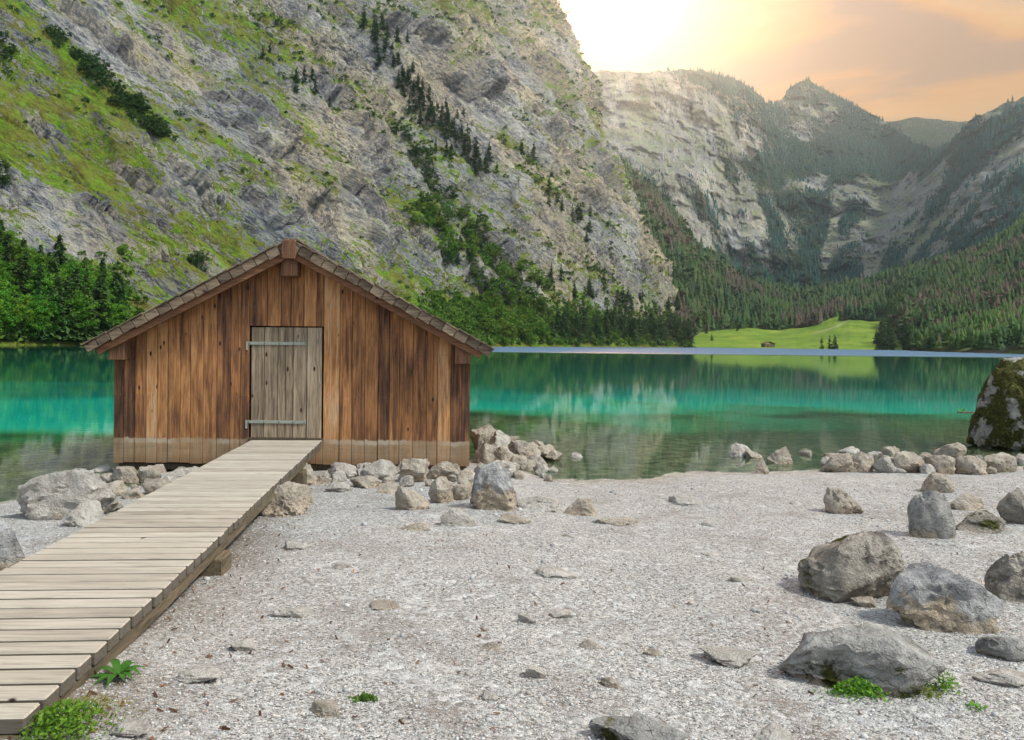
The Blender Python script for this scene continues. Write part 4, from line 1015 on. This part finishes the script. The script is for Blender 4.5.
# by the boathouse
rock((469, 462, 517, 513), 'blue', 'upright boulder with a blue grey top and tan foot near the house corner', seed=101, sub=5, outline=[(469, 500), (474, 475), (482, 464), (497, 462), (508, 470), (517, 490)], angular=.8)
rock((564, 498, 597, 516), 'tan', 'lone brown tan stone on the gravel right of the upright boulder', 'stone', 'stone', seed=103, outline=[(564, 512), (580, 500), (590, 500), (597, 512)])
rock((515, 494, 560, 512), 'pale', 'flat pale stone between the upright boulder and the lone brown stone', 'stone', 'stone', seed=104, hfac=.6)
rock((260, 481, 314, 520), 'tan', 'big tan stone under the right side of the boardwalk', seed=107, sub=5, depth=1.2, outline=[(260, 500), (275, 488), (290, 482), (308, 488), (314, 508)])
rock((290, 462, 318, 488), 'tan', 'rounded tan stone between boardwalk and house wall', 'stone', 'stone', seed=108)
rock((16, 468, 124, 522), 'pale', 'large pale whitish boulder on the shore left of the boardwalk', seed=110, sub=5, depth=.7, outline=[(16, 505), (30, 490), (50, 478), (85, 470), (105, 470), (124, 490)])
rock((62, 500, 106, 528), 'pale', 'smaller pale stone in front of the large whitish boulder', 'stone', 'stone', seed=111)
rock((-20, 520, 26, 574), 'blue', 'blue grey stone cut by the left frame edge beside the boardwalk', 'stone', 'stone', seed=113)
for b_ in [(112, 466, 142, 485), (138, 464, 168, 484), (160, 468, 186, 486), (142, 478, 172, 496), (182, 466, 214, 484), (100, 480, 128, 498), (205, 468, 240, 486), (168, 484, 196, 496), (92, 464, 114, 476), (120, 488, 146, 500)]:
    rock(b_, random.choice(['tan', 'tan', 'pale']), 'tan stone in the row between boathouse wall and boardwalk on the left', 'stone', 'stone', 'stones left of the boardwalk', sub=3)
for b_ in [(325, 462, 358, 480), (362, 459, 398, 481), (398, 458, 430, 484), (350, 475, 384, 490), (425, 461, 456, 480), (428, 476, 454, 504), (456, 468, 482, 490), (376, 482, 400, 494), (310, 470, 330, 486), (325, 482, 352, 494), (395, 486, 430, 512), (448, 484, 472, 500)]:
    rock(b_, random.choice(['tan', 'tan', 'pale']), 'tan stone in the row under the front wall right of the boardwalk', 'stone', 'stone', 'stones under the front wall', sub=4)
# heap of stones on the right side of the boathouse (piled on a stone base, further back)
heap = [(470, 428, 492, 446), (486, 430, 512, 452), (470, 443, 494, 466), (490, 446, 516, 468), (508, 440, 530, 456), (504, 454, 528, 474), (470, 462, 488, 474), (516, 442, 542, 460), (524, 454, 548, 468), (534, 444, 556, 456), (545, 450, 563, 460), (486, 462, 510, 476), (476, 424, 498, 436), (520, 462, 534, 476), (528, 440, 544, 450), (500, 436, 520, 446), (480, 452, 502, 466)]
for i, b_ in enumerate(heap):
    rest = np.interp(b_[3], [436, 476], [14.2, 11.7])
    rock(b_, random.choice(['pale', 'tan', 'tan']), 'pale stone in the heap beside the right corner of the boathouse', 'stone', 'stone', 'stone heap beside the boathouse', sub=4, rest=rest, sink=.45, depth=1.0)
# stones at the waterline right
shore = [(729, 448, 751, 463, 'pale'), (755, 464, 769, 474, 'tan'), (767, 452, 795, 467, 'tan'), (797, 454, 812, 460, 'tan'), (820, 454, 854, 473, 'tan'), (848, 453, 875, 473, 'tan'), (872, 458, 898, 474, 'pale'), (893, 452, 928, 474, 'tan'), (924, 456, 956, 475, 'tan'), (933, 444, 967, 462, 'tan'), (952, 457, 988, 475, 'tan'), (980, 454, 1017, 473, 'tan'), (838, 448, 860, 458, 'pale'), (880, 448, 900, 458, 'tan'), (745, 455, 766, 463, 'tan')]
for b_ in shore:
    rock((b_[0], b_[1]-(6 if b_[0] < 815 else 2), b_[2], b_[3]+1), b_[4], 'tan stone in the line along the water edge left of the mossy boulder', 'stone', 'stone', 'stones along the right waterline', sub=4)
rock((569, 452, 585, 467), 'pale', 'small pale stone alone in the shallow water right of the heap', 'stone', 'stone', seed=5, sub=3)
rock((560, 446, 580, 456), 'tan', 'thin brown stone barely above the shallow water right of the heap', 'stone', 'stone', seed=6, sub=3)
rock((175, 661, 222, 684), 'pale', 'white flat stone on the gravel right of the near boardwalk end', 'stone', 'stone', seed=7, hfac=.35)
rock((108, 712, 150, 738), 'pale', 'white flat stone at the bottom edge beside the boardwalk weeds', 'stone', 'stone', seed=8, hfac=.35)
# filler stones: along the house base, round the heap and along the waterline
for i in range(34):
    x = random.uniform(318, 486); y = 470+random.uniform(0, 26)*random.random(); w_s = random.uniform(7, 17)
    rock((x, y-w_s*.6, x+w_s, y+w_s*.15), random.choice(['tan', 'tan', 'pale']), 'tan stone in the row under the front wall right of the boardwalk', 'stone', 'stone', 'stones under the front wall', sub=3)
for i in range(22):
    x = random.uniform(474, 550); y = 466+random.uniform(0, 26)*random.random(); w_s = random.uniform(7, 17)
    rock((x, y-w_s*.6, x+w_s, y+w_s*.15), random.choice(['tan', 'pale']), 'small pale stone on the gravel at the front foot of the stone heap', 'stone', 'stone', 'small stones before the heap', sub=3)
for i in range(16):
    x = random.uniform(100, 236); y = 478+random.uniform(-4, 16); w_s = random.uniform(7, 16)
    if y > 520-(x-100)*.25: continue
    rock((x, y-w_s*.6, x+w_s, y+w_s*.15), random.choice(['tan', 'pale']), 'tan stone in the row between boathouse wall and boardwalk on the left', 'stone', 'stone', 'stones left of the boardwalk', sub=3)
for i in range(26):
    x = random.uniform(812, 1024); y = 466+random.uniform(-8, 9); w_s = random.uniform(8, 20)
    rock((x, y-w_s*.6, x+w_s, y+w_s*.1), random.choice(['tan', 'pale']), 'tan stone in the line along the water edge left of the mossy boulder', 'stone', 'stone', 'stones along the right waterline', sub=3)
# flat pale stones set in the gravel
flats = [(534, 568, 577, 579), (518, 612, 536, 624), (595, 518, 640, 528), (440, 500, 478, 528), (498, 512, 532, 525), (668, 492, 706, 506), (640, 648, 662, 656), (270, 604, 310, 618), (525, 662, 548, 678), (730, 570, 756, 584), (400, 520, 430, 531),
         (700, 520, 716, 528), (760, 540, 790, 552), (560, 532, 580, 540), (460, 560, 486, 568), (330, 560, 350, 570), (620, 580, 646, 590), (370, 600, 400, 610), (655, 610, 680, 620), (580, 640, 600, 650), (720, 600, 742, 610), (480, 640, 500, 650), (415, 660, 440, 670), (310, 700, 340, 716), (330, 520, 366, 530), (284, 540, 310, 550), (630, 545, 660, 553), (550, 610, 574, 618), (690, 690, 716, 702), (230, 640, 256, 652), (830, 540, 846, 548), (790, 500, 806, 506), (345, 632, 362, 640), (600, 676, 620, 686), (250, 700, 276, 712), (480, 690, 500, 700), (906, 605, 926, 612), (700, 552, 722, 558)]
for b_ in flats[:11]+flats[11::2]:
    rock(b_, random.choice(['pale', 'pale', 'tan']), 'small pale stone sunk flat in the open gravel of the beach', 'stone', 'stone', 'flat stones in the gravel', sub=4, hfac=.55, sink=.8)

# ------------------------------------------------------------------ loose gravel and litter
def ground_noise_z(x, y): return hground(x, y)+.022*fbm(x*1.1, y*1.1, 0, 5, 11)+.006*fbm(x*9, y*9, 0, 3, 21)
def pebble_protos():
    out = []
    D, Fc = ico(1)
    for s in range(7):
        g_ = np.random.default_rng(s); V = D*(1+.28*g_.normal(0, 1, (len(D), 1)).clip(-1.4, 1.2)*.6)*g_.uniform(.6, 1.0, 3)*np.array([1, .85, .6]); out.append((V*.5, Fc))
    return out
gp = np.random.default_rng(99)
n = 46000
py_ = 2.3+ (gp.uniform(0, 1, n)**1.7)*8.2
px_ = gp.uniform(-60, 1090, n)
xw = (px_-PX)/F*py_
qv = np.interp(xw, SXS, SYS)-py_
ok = qv > .1
xw, py_ = xw[ok], py_[ok]
sz = .005+.014*gp.uniform(0, 1, len(xw))**3.2 ; sz *= (.75+py_*.10)
big = gp.uniform(0, 1, len(xw)) < .012; sz[big] *= gp.uniform(1.6, 3.0, big.sum())
P = np.stack([xw, py_, ground_noise_z(xw, py_)+sz*.10], -1)
v_ = gp.uniform(0, 1, (len(xw), 1))
colp = np.array([.15, .15, .145])*(1-v_)+np.array([.56, .555, .53])*v_
br = gp.uniform(0, 1, len(xw)) < .13; colp[br] = np.array([.30, .22, .155])*gp.uniform(.5, 1.3, (br.sum(), 1))
PEB = None
def mat_pebble():
    m, t, out = material('pebbles'); c = t.attr('col', 'Color')
    finish(t, out, t.mix(.35, c, t.mix(t.noise(t.obj(), 260, 3), (.10, .10, .10, 1), (.7, .69, .66, 1)), 'MIX'), .85, None, .3); return m
mass('gravel', pebble_protos(), P, sz, colp, mat_pebble(), 'loose grey and white pebbles strewn over the beach', 'gravel')
# dry leaves and bark bits
n = 900
ly = 2.3+(gp.uniform(0, 1, n)**1.4)*8; lx = (gp.uniform(-20, 1060, n)-PX)/F*ly
m2 = gp.uniform(0, 1, n) < .45; lx[m2] = walk_right(ly[m2])+np.abs(gp.normal(0, .45, m2.sum()))
lk = np.interp(lx, SXS, SYS)-ly > .3; lx, ly = lx[lk], ly[lk]
s_ = gp.uniform(.006, .017, (len(lx), 1))
C = np.stack([lx, ly, ground_noise_z(lx, ly)+.008], -1)
N_ = unit(gp.normal(0, .5, C.shape)+np.array([0, 0, 1.0])); A_ = unit(np.cross(N_, gp.normal(0, 1, C.shape))); B_ = np.cross(N_, A_)
V, Fq = cards(C, A_*s_, B_*s_*.45)
lc = np.array([.12, .065, .035])*gp.uniform(.5, 1.5, (len(lx), 1)); oz = gp.uniform(0, 1, len(lx)) < .05; lc[oz] = np.array([.42, .17, .04])*gp.uniform(.7, 1.1, (oz.sum(), 1))
tag(add('leaf_litter', make_mesh('leaf_litter', V, Fq, LEAF, False, np.repeat(lc, 4, 0))), 'dry brown leaves and bark bits lying on the gravel', 'litter', kind='stuff')

# ------------------------------------------------------------------ small plants
def weed_mesh(seed, n, spread, h, leaf, c0, c1, asp=.45, up=.8):
    g_ = np.random.default_rng(seed)
    C = g_.normal(0, 1, (n, 3))*np.array([spread[0], spread[1], 0])*.5; C[:, 2] = g_.uniform(.005, h, n)*np.exp(-((C[:, 0]/spread[0])**2+(C[:, 1]/spread[1])**2))
    N_ = unit(g_.normal(0, .6, C.shape)+np.array([0, -.3, up])); A_ = unit(np.cross(N_, g_.normal(0, 1, C.shape))); B_ = np.cross(N_, A_)
    s_ = leaf*g_.uniform(.6, 1.3, (n, 1)); V, Fq = cards(C, A_*s_, B_*s_*asp)
    m_ = g_.uniform(0, 1, (n, 1)); return make_mesh('weed', V, Fq, LEAF, False, np.repeat(np.array(c0)*(1-m_)+np.array(c1)*m_, 4, 0))
def weed(px, py, me, label, name='leafy_weed', cat='plant'):
    P = on_ground(px, py); r = empty(name, (P[0], P[1], float(ground_noise_z(P[0], P[1])))); add('foliage', me, r)
    return tag(r, label, cat)
GA, GB = (.045, .15, .012), (.14, .30, .025)
weed(60, 730, weed_mesh(1, 1500, (.12, .15), .10, .006, GA, GB, .7), 'thick bright green weeds growing along the near end of the boardwalk')
weed(92, 712, weed_mesh(2, 240, (.14, .12), .06, .014, (.22, .17, .05), (.24, .26, .05), .12), 'dry yellowish grass tuft right of the bright green boardwalk weeds', 'grass_tuft')
weed(857, 694, weed_mesh(3, 520, (.12, .06), .08, .007, GA, GB, .6), 'bright green weeds at the foot of the nearest grey boulder')
weed(918, 694, weed_mesh(4, 150, (.10, .05), .06, .010, (.06, .12, .015), (.17, .24, .03), .35), 'yellow green weeds under the right end of the nearest grey boulder')
weed(945, 690, weed_mesh(5, 110, (.05, .05), .09, .012, GA, GB, .3), 'thin upright green weed right of the nearest grey boulder')
weed(366, 699, weed_mesh(6, 60, (.05, .03), .02, .010, (.05, .09, .015), (.13, .20, .02), .6), 'tiny green moss plant alone on the gravel near the bottom')
weed(975, 708, weed_mesh(8, 26, (.04, .03), .02, .010, GA, GB, .5), 'tiny green sprout on the gravel at the lower right')
# dock plant: long arching leaves from one point
def dock(seed, n, L, wd, c):
    g_ = np.random.default_rng(seed); V = []; Fs = []
    for i in range(n):
        a = 2*math.pi*i/n+g_.uniform(-.3, .3); l = L*g_.uniform(.65, 1.1); dr = np.array([math.cos(a), math.sin(a), 0]); sd = np.array([-dr[1], dr[0], 0]); up = g_.uniform(.35, 1.1); b = len(V)
        for j in range(7):
            f = j/6; p = dr*l*f*(1.1-up*.35)+np.array([0, 0, l*(up*f-.85*up*f*f)+.01]); ww = wd*math.sin(math.pi*min(.97, f**.8*.93+.05))*(1+.12*math.sin(j*3+i))
            V += [p-sd*ww+np.array([0, 0, .25*ww]), p, p+sd*ww+np.array([0, 0, .25*ww])]
        for j in range(6):
            k = b+j*3; Fs += [[k, k+1, k+4, k+3], [k+1, k+2, k+5, k+4]]
    V = np.array(V); return make_mesh('leaf_rosette', V, Fs, LEAF, True, np.tile(np.array(c), (len(V), 1))*g_.uniform(.85, 1.1, (len(V), 1)))
P = on_ground(119, 676)
tag(add('dock_plant', dock(3, 11, .17, .017, (.055, .17, .02)), None, (P[0], P[1], float(ground_noise_z(P[0], P[1]))-.005)), 'green plant with long leaves against the side of the boardwalk', 'plant')
# leafy saplings on and beside the mossy boulder
bq = on_ground(1010, 452)
for (px, py, n_, lab) in ((962, 412, 9, 'thin leafy twig sticking out left of the mossy boulder'), (1013, 396, 12, 'small leafy sapling growing on the mossy boulder face')):
    Pp = at(px, py, bq[1]-(.05 if px > 1000 else -.25))
    tr_ = empty('sapling', Pp); tag(tr_, lab, 'plant')
    me = dock(n_, n_, .16, .022, (.10, .26, .03)); add('leaf', me, tr_)
    q = MB(); q.box((.30 if px < 1000 else .0, .08, -.015), (.62 if px < 1000 else .02, .02 if px > 1000 else .16, .016)); q.build('stem', BEAMW, tr_)

# ------------------------------------------------------------------ haze
hz = bpy.data.materials.new('haze_air'); hz.use_nodes = True; hz.node_tree.nodes.clear(); t = NT(hz.node_tree)
ho = t.n('ShaderNodeOutputMaterial'); pv = t.n('ShaderNodeVolumePrincipled', {'Color': (.52, .80, 1.0, 1), 'Density': .00019, 'Anisotropy': .84})
hz.node_tree.links.new(pv.outputs[0], ho.inputs['Volume'])
hb = MB(); hb.box((450, 1690, 525), (4000, 3700, 1110)); haze = hb.build('haze', hz); tag(haze, 'thin pale air filling the valley', 'haze', kind='stuff')

# ------------------------------------------------------------------ sky, sun, camera
W = bpy.data.worlds.new('World'); SC.world = W; W.use_nodes = True
W.node_tree.nodes.clear(); t = NT(W.node_tree)
SUN = np.array([.60, -.26, .76]); SUN = SUN/np.linalg.norm(SUN)
el = math.asin(SUN[2]); az = math.atan2(SUN[0], SUN[1])
sky = t.n('ShaderNodeTexSky', sky_type='NISHITA', sun_disc=False, sun_elevation=el, sun_rotation=az, altitude=600, air_density=1.0, dust_density=1.5)
bg1 = t.n('ShaderNodeBackground', {'Color': sky.outputs[0], 'Strength': .10})
dirv = t.n('ShaderNodeVectorMath', {0: t.n('ShaderNodeTexCoord').outputs['Generated']}, operation='NORMALIZE').outputs[0]
gdir = ray(616, -8); gdir = gdir/np.linalg.norm(gdir)
dot = t.math('MAXIMUM', t.n('ShaderNodeVectorMath', {0: dirv, 1: tuple(gdir)}, operation='DOT_PRODUCT').outputs['Value'], 0.0)
comp = t.sep(dirv)
fw = t.n('ShaderNodeVectorMath', {0: dirv, 1: (.30, .93, .20)}, operation='DOT_PRODUCT').outputs['Value']
zen = t.mapr(comp[2], .30, .75)
warm = t.math('MULTIPLY', t.mapr(fw, .45, .95), t.math('SUBTRACT', 1.0, zen))
cl = t.noise(t.map(dirv, (1.6, 1.6, 7.0)), 2.6, 6, .55, .4)
wc = t.ramp(cl, [(.36, (.46, .24, .11)), (.46, (.74, .33, .065)), (.53, (.78, .40, .105)), (.63, (.54, .34, .19))])
cc = t.ramp(t.noise(t.map(dirv, (1, 1, 2)), 2.0, 5), [(.35, (.62, .68, .76)), (.65, (.92, .93, .95))])
base = t.mix(warm, cc, wc)
bg2 = t.n('ShaderNodeBackground', {'Color': base, 'Strength': .72})
gl = t.math('ADD', t.math('MULTIPLY', t.math('POWER', dot, 2600.0), 250.0), t.math('ADD', t.math('MULTIPLY', t.math('POWER', dot, 130.0), .7), t.math('MULTIPLY', t.math('POWER', dot, 24.0), .12)))
bg3 = t.n('ShaderNodeBackground', {'Color': (1.0, .50, .27, 1), 'Strength': gl})
s1 = t.n('ShaderNodeMixShader', {0: t.math('ADD', .55, t.math('MULTIPLY', warm, .4)), 1: bg1.outputs[0], 2: bg2.outputs[0]}); s2 = t.n('ShaderNodeAddShader', {0: s1.outputs[0], 1: bg3.outputs[0]})
wo = t.n('ShaderNodeOutputWorld'); W.node_tree.links.new(s2.outputs[0], wo.inputs[0])
W.cycles.sampling_method = 'MANUAL'; W.cycles.sample_map_resolution = 1024

sl_ = bpy.data.lights.new('sun', 'SUN'); sl_.energy = 2.4; sl_.angle = math.radians(7); sl_.color = (1, .96, .88)
so = bpy.data.objects.new('sun', sl_); COL.objects.link(so)
from mathutils import Vector
so.rotation_euler = Vector(tuple(-SUN)).to_track_quat('-Z', 'Y').to_euler(); so.location = (20, -20, 60)

cam = bpy.data.cameras.new('camera'); co = bpy.data.objects.new('camera', cam); COL.objects.link(co)
co.location = (0, 0, CAMZ); co.rotation_euler = (math.pi/2, -ROLL, 0)
cam.sensor_width = 36; cam.lens = F/1024*36; cam.shift_x = (512-PX)/1024; cam.shift_y = -(370-PY)/1024
cam.clip_start = .05; cam.clip_end = 20000
SC.camera = co
SC.view_settings.view_transform = 'Standard'; SC.view_settings.look = 'None'; SC.view_settings.exposure = 1.02; SC.view_settings.gamma = 1
SC.render.engine = 'CYCLES'
cy = SC.cycles; cy.use_denoising = True; cy.max_bounces = 6; cy.diffuse_bounces = 3; cy.glossy_bounces = 3; cy.transparent_max_bounces = 8; cy.volume_bounces = 0; cy.caustics_reflective = False; cy.caustics_refractive = True
